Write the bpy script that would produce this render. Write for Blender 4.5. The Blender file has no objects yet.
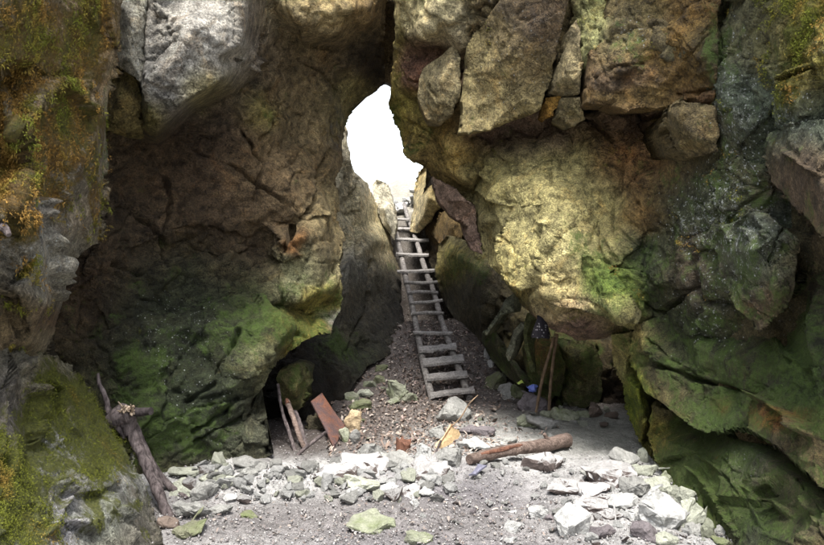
import bpy, bmesh, math, random
import numpy as np
from mathutils import Vector, Matrix
from mathutils.geometry import delaunay_2d_cdt

random.seed(7)
RNG = np.random.default_rng(11)
SC = bpy.context.scene
COL = SC.collection
F, CU, CV, CH = 714.0, 412.0, 250.0, 1.6      # focal length in photo pixels, eye line, eye height


def pt(u, v, y):
    return ((u - CU) / F * y, y, CH - (v - CV) / F * y)


# ---------------------------------------------------------------- noise
def hsh(ix, iy, iz, seed):
    h = (ix.astype(np.uint32) * np.uint32(374761393) + iy.astype(np.uint32) * np.uint32(668265263)
         + iz.astype(np.uint32) * np.uint32(2147483647) + np.uint32((seed * 1274126177) & 0xFFFFFFFF))
    h = (h ^ (h >> np.uint32(13))) * np.uint32(1274126177)
    h = (h ^ (h >> np.uint32(15))) * np.uint32(2246822519)
    h = h ^ (h >> np.uint32(16))
    return h.astype(np.float64) / 4294967296.0


def vnoise(p, seed=0):
    i = np.floor(p).astype(np.int64)
    f = p - i
    f = f * f * f * (f * (f * 6 - 15) + 10)
    r = 0
    for dx in (0, 1):
        wx = f[:, 0] if dx else 1 - f[:, 0]
        for dy in (0, 1):
            wy = f[:, 1] if dy else 1 - f[:, 1]
            for dz in (0, 1):
                wz = f[:, 2] if dz else 1 - f[:, 2]
                r = r + wx * wy * wz * hsh(i[:, 0] + dx, i[:, 1] + dy, i[:, 2] + dz, seed)
    return r * 2 - 1


def fbm(p, octv=5, seed=0, gain=0.5):
    a, r, s = 1.0, 0, 0
    for k in range(octv):
        r = r + a * vnoise(p * 2.03 ** k + k * 17.3, seed + k * 31)
        s += a
        a *= gain
    return r / s


def worley(p, seed=0):
    i = np.floor(p).astype(np.int64)
    n = len(p)
    f1 = np.full(n, 9.0); f2 = np.full(n, 9.0)
    best = np.zeros((n, 3)); bid = np.zeros((n, 3), dtype=np.int64)
    for dx in (-1, 0, 1):
        for dy in (-1, 0, 1):
            for dz in (-1, 0, 1):
                c = i + np.array((dx, dy, dz))
                s = c + np.stack([hsh(c[:, 0], c[:, 1], c[:, 2], seed + k) for k in (1, 2, 3)], 1)
                d = np.sqrt(((p - s) ** 2).sum(1))
                m = d < f1
                f2 = np.where(m, f1, np.minimum(f2, d))
                f1 = np.where(m, d, f1)
                best[m] = s[m]; bid[m] = c[m]
    return f1, f2, best, bid


def facet(p, cell, seed=0, tilt=0.9, step=0.45, groove=0.25, gw=0.05, warp=0.22):
    """broken-rock relief: every cell a tilted plane with its own height; unit amplitude times cell"""
    q = p / cell
    q = q + warp * np.stack([vnoise(q * 1.3 + 5 * k, seed + 50 + k) for k in range(3)], 1) + warp * 0.4 * np.stack([vnoise(q * 4.1 + 5 * k, seed + 55 + k) for k in range(3)], 1)
    f1, f2, s, c = worley(q, seed)
    rv = np.stack([hsh(c[:, 0], c[:, 1], c[:, 2], seed + 10 + k) * 2 - 1 for k in range(3)], 1)
    o = hsh(c[:, 0], c[:, 1], c[:, 2], seed + 20) * 2 - 1
    h = tilt * ((q - s) * rv).sum(1) + step * o
    edge = f2 - f1
    h = h - groove * np.exp(-(edge / gw) ** 2)
    return h * cell


def planes(p, cell, period, seed=0, warp=0.16):
    """a smooth swell broken into flat facets: each cell carries the tangent plane of the swell at its middle"""
    q = p / cell
    q = q + warp * np.stack([vnoise(q * 1.7 + 5 * k, seed + 50 + k) for k in range(3)], 1)
    f1, f2, s, c = worley(q, seed)
    sw = s * cell / period
    e = 0.02
    L0 = vnoise(sw, seed + 5)
    g = np.stack([(vnoise(sw + np.eye(3)[k] * e, seed + 5) - L0) / e for k in range(3)], 1)
    g = np.clip(g, -2.5, 2.5)
    return L0 + ((q - s) * cell / period * g).sum(1)


# ---------------------------------------------------------------- object helpers
def tag(o, label=None, cat=None, group=None, kind=None):
    if label: o['label'] = label
    if cat: o['category'] = cat
    if group: o['group'] = group
    if kind: o['kind'] = kind
    return o


def mesh_obj(name, verts, faces, mat, parent=None, smooth=False, origin=None):
    """one mesh object; faces = (n,k) array or list"""
    verts = np.asarray(verts, dtype=np.float64)
    if origin is None:
        origin = (0, 0, 0) if parent is not None else tuple(np.round(verts.mean(0), 3))
    me = bpy.data.meshes.new(name)
    v = verts - np.array(origin)
    if isinstance(faces, np.ndarray):
        k = faces.shape[1]
        me.vertices.add(len(v)); me.vertices.foreach_set('co', v.astype(np.float32).ravel())
        me.loops.add(faces.size); me.loops.foreach_set('vertex_index', faces.astype(np.int32).ravel())
        me.polygons.add(len(faces))
        me.polygons.foreach_set('loop_start', np.arange(0, faces.size, k, dtype=np.int32))
        me.update(calc_edges=True)
        me.validate()
    else:
        me.from_pydata([tuple(x) for x in v], [], faces)
    if smooth:
        me.polygons.foreach_set('use_smooth', np.ones(len(me.polygons), dtype=bool))
    o = bpy.data.objects.new(name, me)
    o.location = origin
    if mat: me.materials.append(mat)
    COL.objects.link(o)
    if parent is not None: o.parent = parent
    return o


def attr_color(o, name, rgb):
    a = o.data.attributes.new(name, 'FLOAT_COLOR', 'POINT')
    c = np.ones((len(rgb), 4), dtype=np.float32); c[:, :3] = rgb
    a.data.foreach_set('color', c.ravel())


def attr_float(o, name, x):
    a = o.data.attributes.new(name, 'FLOAT', 'POINT')
    a.data.foreach_set('value', np.asarray(x, dtype=np.float32))


# ---------------------------------------------------------------- materials
class NT:
    def __init__(self, name):
        self.m = bpy.data.materials.new(name); self.m.use_nodes = True
        self.t = self.m.node_tree; self.t.nodes.clear()
        self.out = self.t.nodes.new('ShaderNodeOutputMaterial')
        self.b = self.t.nodes.new('ShaderNodeBsdfPrincipled')
        self.t.links.new(self.b.outputs[0], self.out.inputs[0])

    def n(self, typ, **kw):
        nd = self.t.nodes.new(typ)
        for k, v in kw.items():
            if k.startswith('_'): setattr(nd, k[1:], v)
            else:
                key = int(k[1:]) if k[0] == 'i' and k[1:].isdigit() else k.replace('__', ' ')
                if hasattr(v, 'is_linked') or isinstance(v, bpy.types.NodeSocket): self.t.links.new(v, nd.inputs[key])
                else: nd.inputs[key].default_value = v
        return nd

    def noise(self, vec, scale, detail=6, rough=0.6, dist=0.0):
        return self.n('ShaderNodeTexNoise', Vector=vec, Scale=scale, Detail=detail, Roughness=rough, Distortion=dist).outputs['Fac']

    def mr(self, x, a, b, c=0.0, d=1.0):
        return self.n('ShaderNodeMapRange', Value=x, i1=a, i2=b, i3=c, i4=d).outputs[0]

    def math(self, op, a, b=0.0):
        return self.n('ShaderNodeMath', _operation=op, i0=a, i1=b).outputs[0]

    def mix(self, fac, a, b, mode='MIX'):
        nd = self.t.nodes.new('ShaderNodeMix'); nd.data_type = 'RGBA'; nd.blend_type = mode
        for idx, v in ((0, fac), (6, a), (7, b)):
            if isinstance(v, bpy.types.NodeSocket): self.t.links.new(v, nd.inputs[idx])
            else: nd.inputs[idx].default_value = (*v, 1) if isinstance(v, tuple) and len(v) == 3 else v
        return nd.outputs[2]

    def vscale(self, x):
        nd = self.n('ShaderNodeCombineColor', Red=x, Green=x, Blue=x)
        return nd.outputs[0]

    def bump(self, h, dist, strength=1.0, normal=None):
        nd = self.n('ShaderNodeBump', Height=h, Distance=dist, Strength=strength)
        if normal is not None: self.t.links.new(normal, nd.inputs['Normal'])
        return nd.outputs[0]

    def done(self, col, rough=0.85, normal=None, spec=0.25):
        for k, v in (('Base Color', col), ('Roughness', rough), ('Specular IOR Level', spec)):
            if isinstance(v, bpy.types.NodeSocket): self.t.links.new(v, self.b.inputs[k])
            else: self.b.inputs[k].default_value = (*v, 1) if isinstance(v, tuple) else v
        if normal is not None: self.t.links.new(normal, self.b.inputs['Normal'])
        return self.m


def mat_rock():
    g = NT('rock')
    co = g.n('ShaderNodeTexCoord').outputs['Object']
    tone = g.n('ShaderNodeAttribute', _attribute_name='tone').outputs['Color']
    ag = g.n('ShaderNodeAttribute', _attribute_name='algae').outputs['Fac']
    al = g.n('ShaderNodeAttribute', _attribute_name='lichen').outputs['Fac']
    am = g.n('ShaderNodeAttribute', _attribute_name='moss').outputs['Fac']
    n1 = g.noise(co, 2.3, 9, 0.68, 0.6)
    n2 = g.noise(co, 14, 8, 0.7, 0.3)
    n3 = g.noise(co, 70, 5, 0.7)
    n4 = g.noise(co, 190, 3, 0.7)
    m = g.math('MULTIPLY', g.mr(n1, 0.3, 0.7, 0.5, 1.5), g.mr(n2, 0.35, 0.65, 0.45, 1.6))
    m = g.math('MULTIPLY', m, g.mr(n3, 0.36, 0.64, 0.55, 1.5))
    m = g.math('MULTIPLY', m, g.mr(n4, 0.35, 0.65, 0.65, 1.35))
    c = g.mix(1.0, tone, g.vscale(m), 'MULTIPLY')
    # warm iron staining and cool grey weathering
    st = g.mr(g.noise(co, 3.7, 7, 0.7, 1.2), 0.52, 0.72)
    c = g.mix(g.math('MULTIPLY', st, 0.55), c, g.mix(1.0, c, (1.25, 0.95, 0.62), 'MULTIPLY'))
    st2 = g.mr(g.noise(g.n('ShaderNodeMapping', Vector=co, Location=(3, 7, 1)).outputs[0], 5.1, 7, 0.7, 0.8), 0.5, 0.7)
    c = g.mix(g.math('MULTIPLY', st2, 0.5), c, g.mix(1.0, c, (0.66, 0.70, 0.60), 'MULTIPLY'))
    # thin wandering fracture lines, dark with dirt
    v1 = g.math('ABSOLUTE', g.math('SUBTRACT', g.noise(co, 2.6, 5, 0.6, 0.9), 0.5))
    v2 = g.math('ABSOLUTE', g.math('SUBTRACT', g.noise(g.n('ShaderNodeMapping', Vector=co, Location=(5, 2, 8), Rotation=(0.6, 0.9, 0.2), Scale=(1.0, 1.0, 2.2)).outputs[0], 4.2, 5, 0.62, 0.7), 0.5))
    gate = g.mr(g.noise(co, 1.9, 4), 0.46, 0.62)
    crack = g.math('MULTIPLY', g.math('MAXIMUM', g.mr(v1, 0.0, 0.009, 1.0, 0.0), g.mr(v2, 0.0, 0.012, 1.0, 0.0)), gate)
    c = g.mix(g.math('MULTIPLY', crack, 0.6), c, g.mix(1.0, c, (0.3, 0.27, 0.25), 'MULTIPLY'))
    # algae film
    gf = g.mr(g.math('ADD', g.math('MULTIPLY', ag, 1.25), g.math('MULTIPLY', g.math('SUBTRACT', g.noise(co, 5.5, 9, 0.78, 0.5), 0.5), 3.6)), 0.42, 0.8)
    gf = g.math('MULTIPLY', gf, g.mr(g.noise(co, 34, 6, 0.8, 0.4), 0.38, 0.56, 0.3, 1.0))
    gcol = g.mix(g.noise(co, 9, 6, 0.7), (0.026, 0.052, 0.008), (0.125, 0.20, 0.035))
    c = g.mix(g.math('MULTIPLY', gf, 0.8), c, gcol)
    # lichen flecks: grey-white crusts
    lv = g.n('ShaderNodeTexVoronoi', Vector=co, Scale=52.0, Randomness=1.0)
    cell = g.n('ShaderNodeSeparateColor', Color=lv.outputs['Color']).outputs[0]
    ln = g.noise(co, 30, 7, 0.8, 0.4)
    lf = g.mr(g.math('ADD', g.math('MULTIPLY', al, 0.75), g.math('MULTIPLY', g.math('SUBTRACT', ln, 0.5), 3.4)), 0.62, 0.85)
    lf2 = g.mr(g.math('ADD', g.math('MULTIPLY', al, 0.5), cell), 1.02, 1.12)
    lf = g.math('MULTIPLY', g.math('MAXIMUM', lf, g.math('MULTIPLY', lf2, g.mr(lv.outputs['Distance'], 0.35, 0.2))), g.mr(al, 0.02, 0.2))
    lcol = g.mix(g.noise(co, 17, 4), (0.30, 0.34, 0.33), (0.62, 0.62, 0.58))
    c = g.mix(g.math('MULTIPLY', lf, 0.75), c, lcol)
    # moss cushions
    mf = g.mr(g.math('ADD', g.math('MULTIPLY', am, 1.25), g.math('MULTIPLY', g.math('SUBTRACT', g.noise(co, 6.5, 8, 0.72, 0.8), 0.5), 2.8)), 0.42, 0.7)
    mcol = g.mix(g.mr(g.math('SUBTRACT', g.noise(co, 5, 6, 0.7, 0.6), g.math('SUBTRACT', g.n('ShaderNodeAttribute', _attribute_name='gold').outputs['Fac'], 0.5)), 0.36, 0.60), (0.25, 0.145, 0.032), (0.155, 0.165, 0.022))
    mcol = g.mix(g.mr(g.noise(co, 55, 4, 0.8), 0.4, 0.65), g.mix(1.0, mcol, (0.4, 0.42, 0.4), 'MULTIPLY'), mcol)
    c = g.mix(g.math('MULTIPLY', mf, 0.9), c, mcol)
    h = g.math('ADD', g.math('ADD', g.math('MULTIPLY', n2, 1.0), g.math('MULTIPLY', n4, 0.16)), g.math('MULTIPLY', n3, 0.45))
    h = g.math('SUBTRACT', h, g.math('MULTIPLY', crack, 0.5))
    nrm = g.bump(h, 0.055, 1.0)
    hm = g.math('MULTIPLY', g.noise(co, 120, 4, 0.8), mf)
    nrm = g.bump(hm, 0.02, 1.0, nrm)
    return g.done(c, g.mr(n2, 0.3, 0.7, 0.62, 0.92), nrm, 0.3)


def mat_stone(name, base, dust=(0.5, 0.49, 0.47), algae=0.0, side=None):
    """loose rock; side: brown of faces not turned up, their shade put into it (world up)"""
    g = NT(name)
    co = g.n('ShaderNodeTexCoord').outputs['Object']
    rnd = g.n('ShaderNodeObjectInfo').outputs['Random']
    off = g.n('ShaderNodeVectorMath', _operation='ADD', i0=co, i1=g.n('ShaderNodeCombineXYZ', X=g.math('MULTIPLY', rnd, 37.0), Y=g.math('MULTIPLY', rnd, 11.0)).outputs[0]).outputs[0]
    n1 = g.noise(off, 9, 8, 0.7, 0.5); n2 = g.noise(off, 60, 6, 0.7)
    m = g.math('MULTIPLY', g.mr(n1, 0.25, 0.75, 0.6, 1.35), g.mr(n2, 0.3, 0.7, 0.75, 1.25))
    m = g.math('MULTIPLY', m, g.mr(rnd, 0, 1, 0.82, 1.15))
    c = g.mix(1.0, base, g.vscale(m), 'MULTIPLY')
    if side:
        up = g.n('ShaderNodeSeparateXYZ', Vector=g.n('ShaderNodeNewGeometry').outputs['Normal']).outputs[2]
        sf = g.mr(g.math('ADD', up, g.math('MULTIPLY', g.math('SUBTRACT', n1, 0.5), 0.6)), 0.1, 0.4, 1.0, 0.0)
        c = g.mix(g.math('MULTIPLY', sf, 0.85), c, side)  # brown sides, darkened so the colour carries shade below the top faces
    if algae:
        gf = g.mr(g.math('ADD', g.noise(off, 6, 7, 0.7, 0.4), (algae - 0.5) * 0.5), 0.42, 0.62)
        c = g.mix(g.math('MULTIPLY', gf, 0.75), c, g.mix(g.noise(off, 25, 5), (0.06, 0.085, 0.025), (0.19, 0.23, 0.09)))
    vo = g.n('ShaderNodeTexVoronoi', _feature='DISTANCE_TO_EDGE', Vector=off, Scale=14.0).outputs['Distance']
    cr = g.math('MULTIPLY', g.mr(vo, 0, 0.04, 1, 0), g.mr(n1, 0.5, 0.6))
    c = g.mix(g.math('MULTIPLY', cr, 0.45), c, (0.08, 0.07, 0.065))
    nrm = g.bump(g.math('ADD', n1, g.math('MULTIPLY', n2, 0.5)), 0.025, 0.9)
    return g.done(c, 0.88, nrm, 0.2)


def mat_ground():
    g = NT('ground_dirt')
    co = g.n('ShaderNodeTexCoord').outputs['Object']
    tone = g.n('ShaderNodeAttribute', _attribute_name='tone').outputs['Color']
    n1 = g.noise(co, 3.0, 8, 0.7, 0.5); n2 = g.noise(co, 22, 8, 0.75); n3 = g.noise(co, 110, 4, 0.75)
    m = g.math('MULTIPLY', g.mr(n1, 0.3, 0.7, 0.7, 1.25), g.mr(n2, 0.3, 0.7, 0.65, 1.35))
    m = g.math('MULTIPLY', m, g.mr(n3, 0.3, 0.7, 0.65, 1.35))
    c = g.mix(1.0, tone, g.vscale(m), 'MULTIPLY')
    vo = g.n('ShaderNodeTexVoronoi', Vector=co, Scale=55.0)
    sc = g.n('ShaderNodeSeparateColor', Color=vo.outputs['Color'])
    chip = g.math('MULTIPLY', g.mr(sc.outputs[0], 0.62, 0.7), g.mr(vo.outputs['Distance'], 0.5, 0.35))
    c = g.mix(g.math('MULTIPLY', chip, 0.3), c, g.mix(sc.outputs[1], (0.22, 0.2, 0.2), (0.6, 0.58, 0.56)))
    h = g.math('ADD', g.math('MULTIPLY', n2, 0.6), g.math('ADD', g.math('MULTIPLY', n3, 0.3), g.math('MULTIPLY', chip, 0.2)))
    return g.done(c, 0.95, g.bump(h, 0.03, 0.9), 0.1)


def mat_wood(name, dark, light, scale=(6, 6, 60), rough=0.8, axis='Z'):
    g = NT(name)
    co = g.n('ShaderNodeTexCoord').outputs['Object']
    rnd = g.n('ShaderNodeObjectInfo').outputs['Random']
    off = g.n('ShaderNodeVectorMath', _operation='ADD', i0=co, i1=g.n('ShaderNodeCombineXYZ', X=g.math('MULTIPLY', rnd, 5.0)).outputs[0]).outputs[0]
    mp = g.n('ShaderNodeMapping', Vector=off, Scale=scale).outputs[0]
    n1 = g.noise(mp, 1.0, 8, 0.7, 0.5); n2 = g.noise(off, 18, 6, 0.7); n3 = g.noise(off, 5, 5, 0.6)
    c = g.mix(g.mr(n1, 0.35, 0.65), dark, light)
    c = g.mix(1.0, c, g.vscale(g.math('MULTIPLY', g.mr(n2, 0.3, 0.7, 0.65, 1.3), g.mr(n3, 0.3, 0.7, 0.75, 1.2))), 'MULTIPLY')
    return g.done(c, rough, g.bump(g.math('ADD', n1, g.math('MULTIPLY', n2, 0.4)), 0.012, 0.9), 0.2)


def mat_plain(name, col, rough=0.7, var=0.3, scale=30, spec=0.3, trans=0.0):
    g = NT(name)
    co = g.n('ShaderNodeTexCoord').outputs['Object']
    n = g.noise(co, scale, 6, 0.65)
    c = g.mix(1.0, col, g.vscale(g.mr(n, 0.3, 0.7, 1 - var, 1 + var)), 'MULTIPLY')
    m = g.done(c, rough, g.bump(n, 0.006, 0.7), spec)
    if trans: g.b.inputs['Transmission Weight'].default_value = trans
    return m


def mat_rust():
    g = NT('rusty_iron')
    co = g.n('ShaderNodeTexCoord').outputs['Object']
    n1 = g.noise(co, 9, 8, 0.7, 0.6); n2 = g.noise(co, 70, 5, 0.7)
    c = g.mix(g.mr(n1, 0.4, 0.62), (0.075, 0.05, 0.05), (0.16, 0.068, 0.04))
    c = g.mix(1.0, c, g.vscale(g.mr(n2, 0.3, 0.7, 0.65, 1.3)), 'MULTIPLY')
    return g.done(c, 0.75, g.bump(g.math('ADD', n1, n2), 0.004, 0.8), 0.3)


# ---------------------------------------------------------------- rock relief with real depth and thickness
def resample(poly, step, jit, seed):
    out = []
    n = len(poly)
    for k in range(n):
        a = np.array(poly[k], float); b = np.array(poly[(k + 1) % n], float)
        L = math.hypot(*(b - a)[:2])
        s = step if (-20 < a[0] < 844 and -20 < a[1] < 565) or (-20 < b[0] < 844 and -20 < b[1] < 565) else step * 6
        m = max(1, int(L / s))
        for j in range(m):
            t = j / m
            out.append((a[0] + (b[0] - a[0]) * t, a[1] + (b[1] - a[1]) * t))
    out = np.array(out)
    q = np.concatenate([out / 16.0, np.full((len(out), 1), seed * 3.1)], 1)
    q2 = np.concatenate([out / 5.0, np.full((len(out), 1), seed * 5.7)], 1)
    out[:, 0] += jit * (vnoise(q, 1) + 0.6 * vnoise(q2, 2))
    out[:, 1] += jit * (vnoise(q, 3) + 0.6 * vnoise(q2, 4))
    return out


def inside(px, py, poly):
    r = np.zeros(px.shape, bool)
    j = len(poly) - 1
    for i in range(len(poly)):
        xi, yi = poly[i]; xj, yj = poly[j]
        if yi != yj:
            c = ((yi > py) != (yj > py)) & (px < (xj - xi) * (py - yi) / (yj - yi) + xi)
            r ^= c
        j = i
    return r


def nearest_on(px, py, poly):
    a = poly; b = np.roll(poly, -1, 0)
    bx = np.full(px.shape, 1e9); ox = px.copy(); oy = py.copy()
    for k in range(len(a)):
        ax, ay = a[k]; dx, dy = b[k] - a[k]
        L = dx * dx + dy * dy
        if L < 1e-12: continue
        t = np.clip(((px - ax) * dx + (py - ay) * dy) / L, 0, 1)
        qx = ax + t * dx; qy = ay + t * dy
        d = (qx - px) ** 2 + (qy - py) ** 2
        m = d < bx
        bx = np.where(m, d, bx); ox = np.where(m, qx, ox); oy = np.where(m, qy, oy)
    return ox, oy, np.sqrt(bx)


def axis_samples(a, b, lo, hi, s):
    xs = []
    x = a
    while x < b:
        xs.append(x)
        if lo <= x <= hi: x += s
        else:
            d = lo - x if x < lo else x - hi
            nx = s + min(10.0, 0.12 * d)
            if x < lo: nx = min(nx, max(s, lo - x))
            x += nx
    xs.append(b)
    return np.array(xs)


def blobs(u, v, lst, pos=None):
    r = np.zeros(len(u))
    for (bu, bv, rad, s) in lst:
        ru, rv = rad if isinstance(rad, tuple) else (rad, rad)
        r = r + s * np.exp(-((u - bu) / ru) ** 2 - ((v - bv) / rv) ** 2)
    return r


def relief(name, outline, inner=(), cracks=(), tones=(), base=(0.2, 0.18, 0.15), algae=(), lichen=(), moss=(),
           step=1.45, smooth=2, jit=1.6, seed=1, amp=1.0, big=0.06, cell=(0.42, 0.15), facs=(0.26, 0.30), fine=0.010,
           stretch=None, skirt=1.0, skdir=(0, 1, 0), mat=None, g_al=0.0, g_li=0.0, g_mo=0.0, gold=0.5, sat=1.42, calm=(), parent=None):
    allp = [tuple(p) for p in outline] + [tuple(p) for p in inner]
    n = len(outline)
    P2 = [Vector((p[0], p[1])) for p in allp]
    vco, _, tri, vorig, _, _ = delaunay_2d_cdt(P2, [(k, (k + 1) % n) for k in range(n)], [], 0, 1e-6)
    cu = np.array([p[0] for p in vco]); cv = np.array([p[1] for p in vco])
    cw = []
    for k, p in enumerate(vco):
        if vorig[k]: cw.append(1.0 / allp[vorig[k][0]][2])
        else:
            d = [(math.hypot(q[0] - p[0], q[1] - p[1]), 1.0 / q[2]) for q in allp]
            cw.append(min(d)[1])
    cw = np.array(cw)
    poly = resample(outline, 3.5, jit, seed)
    u0, v0 = poly.min(0); u1, v1 = poly.max(0)
    xs = axis_samples(u0, u1, -8, 832, step); ys = axis_samples(v0, v1, -8, 553, step)
    GU, GV = np.meshgrid(xs, ys)
    W = np.full(GU.shape, np.nan)
    for t in tri:
        a, b, c = t
        x0, x1 = cu[[a, b, c]].min() - 2, cu[[a, b, c]].max() + 2
        y0, y1 = cv[[a, b, c]].min() - 2, cv[[a, b, c]].max() + 2
        ix = slice(np.searchsorted(xs, x0), np.searchsorted(xs, x1, 'right'))
        iy = slice(np.searchsorted(ys, y0), np.searchsorted(ys, y1, 'right'))
        X = GU[iy, ix]; Y = GV[iy, ix]
        if X.size == 0: continue
        det = (cv[b] - cv[c]) * (cu[a] - cu[c]) + (cu[c] - cu[b]) * (cv[a] - cv[c])
        if abs(det) < 1e-9: continue
        l1 = ((cv[b] - cv[c]) * (X - cu[c]) + (cu[c] - cu[b]) * (Y - cv[c])) / det
        l2 = ((cv[c] - cv[a]) * (X - cu[c]) + (cu[a] - cu[c]) * (Y - cv[c])) / det
        l3 = 1 - l1 - l2
        m = (l1 >= -1e-4) & (l2 >= -1e-4) & (l3 >= -1e-4)
        val = l1 * cw[a] + l2 * cw[b] + l3 * cw[c]
        sub = W[iy, ix]; sub[m] = val[m]
    # spread past the rim so that smoothing and the jittered rim have depth
    for _ in range(8):
        nanm = np.isnan(W)
        if not nanm.any(): break
        pad = np.pad(W, 1, constant_values=np.nan)
        st = np.stack([pad[:-2, 1:-1], pad[2:, 1:-1], pad[1:-1, :-2], pad[1:-1, 2:]])
        with np.errstate(all='ignore'):
            cnt = (~np.isnan(st)).sum(0); s_ = np.nansum(st, 0) / np.maximum(cnt, 1)
        W = np.where(nanm & (cnt > 0), s_, W)
    mean_w = np.nanmean(W)
    valid = ~np.isnan(W)
    Wf = np.where(valid, W, 0); wt = valid.astype(float)
    for _ in range(smooth):
        def bl(A):
            p = np.pad(A, 1, mode='edge')
            return (p[:-2, 1:-1] + p[2:, 1:-1] + p[1:-1, :-2] + p[1:-1, 2:] + 2 * p[1:-1, 1:-1]) / 6
        Wf = bl(Wf); wt = bl(wt)
    W = np.where(valid, Wf / np.maximum(wt, 1e-6), mean_w)
    ins = inside(GU, GV, poly)
    near = np.zeros_like(ins)
    pi = np.pad(ins, 1)
    dil = pi[:-2, 1:-1] | pi[2:, 1:-1] | pi[1:-1, :-2] | pi[1:-1, 2:] | pi[:-2, :-2] | pi[2:, 2:] | pi[:-2, 2:] | pi[2:, :-2]
    rim = dil & ~ins
    ru, rv, rd = nearest_on(GU[rim], GV[rim], poly)
    GU[rim] = ru; GV[rim] = rv
    keep = ins | rim
    cellk = keep[:-1, :-1] & keep[1:, :-1] & keep[:-1, 1:] & keep[1:, 1:]
    anyin = ins[:-1, :-1] | ins[1:, :-1] | ins[:-1, 1:] | ins[1:, 1:]
    cellk &= anyin
    idx = np.arange(GU.size).reshape(GU.shape)
    q = np.stack([idx[:-1, :-1], idx[1:, :-1], idx[1:, 1:], idx[:-1, 1:]], -1)[cellk]
    Y = 1.0 / W
    P = np.stack([(GU - CU) / F * Y, Y, CH - (GV - CV) / F * Y], -1)
    # undersampled steps in depth are eased in space so that they do not comb
    for _ in range(14):
        dv_ = np.linalg.norm(np.gradient(P, axis=0), axis=-1); du_ = np.linalg.norm(np.gradient(P, axis=1), axis=-1)
        lat = np.abs(np.gradient(GU, axis=1)) / F * P[..., 1]
        k_ = np.clip(np.maximum(du_, dv_) / np.maximum(lat, 1e-4) / 3.0 - 0.8, 0, 1) * 0.85
        pp = np.pad(P, ((1, 1), (1, 1), (0, 0)), mode='edge'); kp = np.pad(keep, 1).astype(float)[..., None]
        num = pp[:-2, 1:-1] * kp[:-2, 1:-1] + pp[2:, 1:-1] * kp[2:, 1:-1] + pp[1:-1, :-2] * kp[1:-1, :-2] + pp[1:-1, 2:] * kp[1:-1, 2:]
        den = kp[:-2, 1:-1] + kp[2:, 1:-1] + kp[1:-1, :-2] + kp[1:-1, 2:]
        avg = np.where(den > 0, num / np.maximum(den, 1), P)
        k_ = np.where(rim, 0, k_)[..., None]
        P = P * (1 - k_) + avg * k_
    # normals of the base surface (towards the viewer's side)
    du = np.gradient(P, axis=1); dv = np.gradient(P, axis=0)
    N = np.cross(du, dv); N /= np.maximum(np.linalg.norm(N, axis=-1, keepdims=True), 1e-9)
    flip = N[..., 1] > 0
    N[flip] *= -1
    SPc = np.maximum(np.linalg.norm(du, axis=-1), np.linalg.norm(dv, axis=-1)) * 1.0
    used = np.unique(q)
    remap = np.full(GU.size, -1); remap[used] = np.arange(len(used))
    q = remap[q]
    p = P.reshape(-1, 3)[used]; nr = N.reshape(-1, 3)[used]
    u = GU.ravel()[used]; v = GV.ravel()[used]
    sp = SPc.ravel()[used]
    at = lambda c: np.clip(c / (4.0 * sp), 0, 1) ** 2
    s3 = p if stretch is None else p @ np.array(stretch).T
    gate = np.clip(0.6 + 1.1 * fbm(p * 1.7 + 3.1, 3, seed + 31), 0.2, 1.3)
    h = big * fbm(p * 1.1, 2, seed)
    h += 0.115 * at(cell[0] * .6) * planes(s3, cell[0] * 0.8, 0.95, seed + 41)
    h += 0.085 * at(cell[0] * .35) * planes(s3, cell[0] * 0.36, 0.36, seed + 43)
    h += 0.038 * at(cell[1] * .4) * gate * planes(s3, cell[1] * 0.42, 0.13, seed + 45)
    h += 0.022 * at(0.03) * planes(s3, 0.026, 0.05, seed + 47)
    h += 0.65 * facs[0] * at(cell[0] * .6) * facet(s3, cell[0], seed + 3, 0.3, 0.35, 0.3, 0.035)
    h += 0.8 * facs[1] * at(cell[1] * .7) * gate * facet(s3, cell[1], seed + 7, 0.6, 0.4, 0.25, 0.04)
    h += fine * 0.8 * at(0.1) * fbm(p * 9, 4, seed + 9)
    h += fine * 0.6 * at(0.05) * (1 - 2 * np.abs(fbm(s3 * 22, 3, seed + 13)))
    h *= amp * (1 - np.clip(blobs(u, v, calm), 0, 0.8))
    vw = p - np.array((0, 0, CH)); vw /= np.linalg.norm(vw, axis=1, keepdims=True)
    graze = np.abs((nr * vw).sum(1))
    h *= np.clip((graze - 0.12) / 0.5, 0.0, 1.0)
    for (line, wd, dep) in cracks:
        L = resample_line(line, 5.0, 1.5, seed)
        d = np.full(len(u), 1e9)
        for a, b in zip(L[:-1], L[1:]):
            dx, dy = b - a; LL = dx * dx + dy * dy + 1e-9
            t = np.clip(((u - a[0]) * dx + (v - a[1]) * dy) / LL, 0, 1)
            d = np.minimum(d, np.hypot(u - a[0] - t * dx, v - a[1] - t * dy))
        wob = 0.75 + 1.1 * fbm(np.stack([u / 14, v / 14, np.full(len(u), 3.3 + seed)], 1), 3, seed + 77)
        wl = wd * np.clip(wob, 0.25, 1.6)
        h -= dep * np.clip(wob * 1.1, 0.15, 1.2) * np.clip(1 - d / (1.5 * wl), 0, 1) ** 0.8
    p0 = p
    p = p + nr * h[:, None]
    # skirt: the rim goes back into the hill
    e = np.concatenate([q[:, [0, 1]], q[:, [1, 2]], q[:, [2, 3]], q[:, [3, 0]]])
    key = np.sort(e, 1); kk = key[:, 0] * (len(p) + 1) + key[:, 1]
    _, inv, cnt = np.unique(kk, return_inverse=True, return_counts=True)
    be = e[cnt[inv] == 1]
    bverts = np.unique(be)
    d = np.array(skdir, float); d /= np.linalg.norm(d)
    cen = p[bverts].mean(0)
    rings = [p]; base_i = len(p); prevmap = {int(x): int(x) for x in bverts}
    faces = [q]
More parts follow.
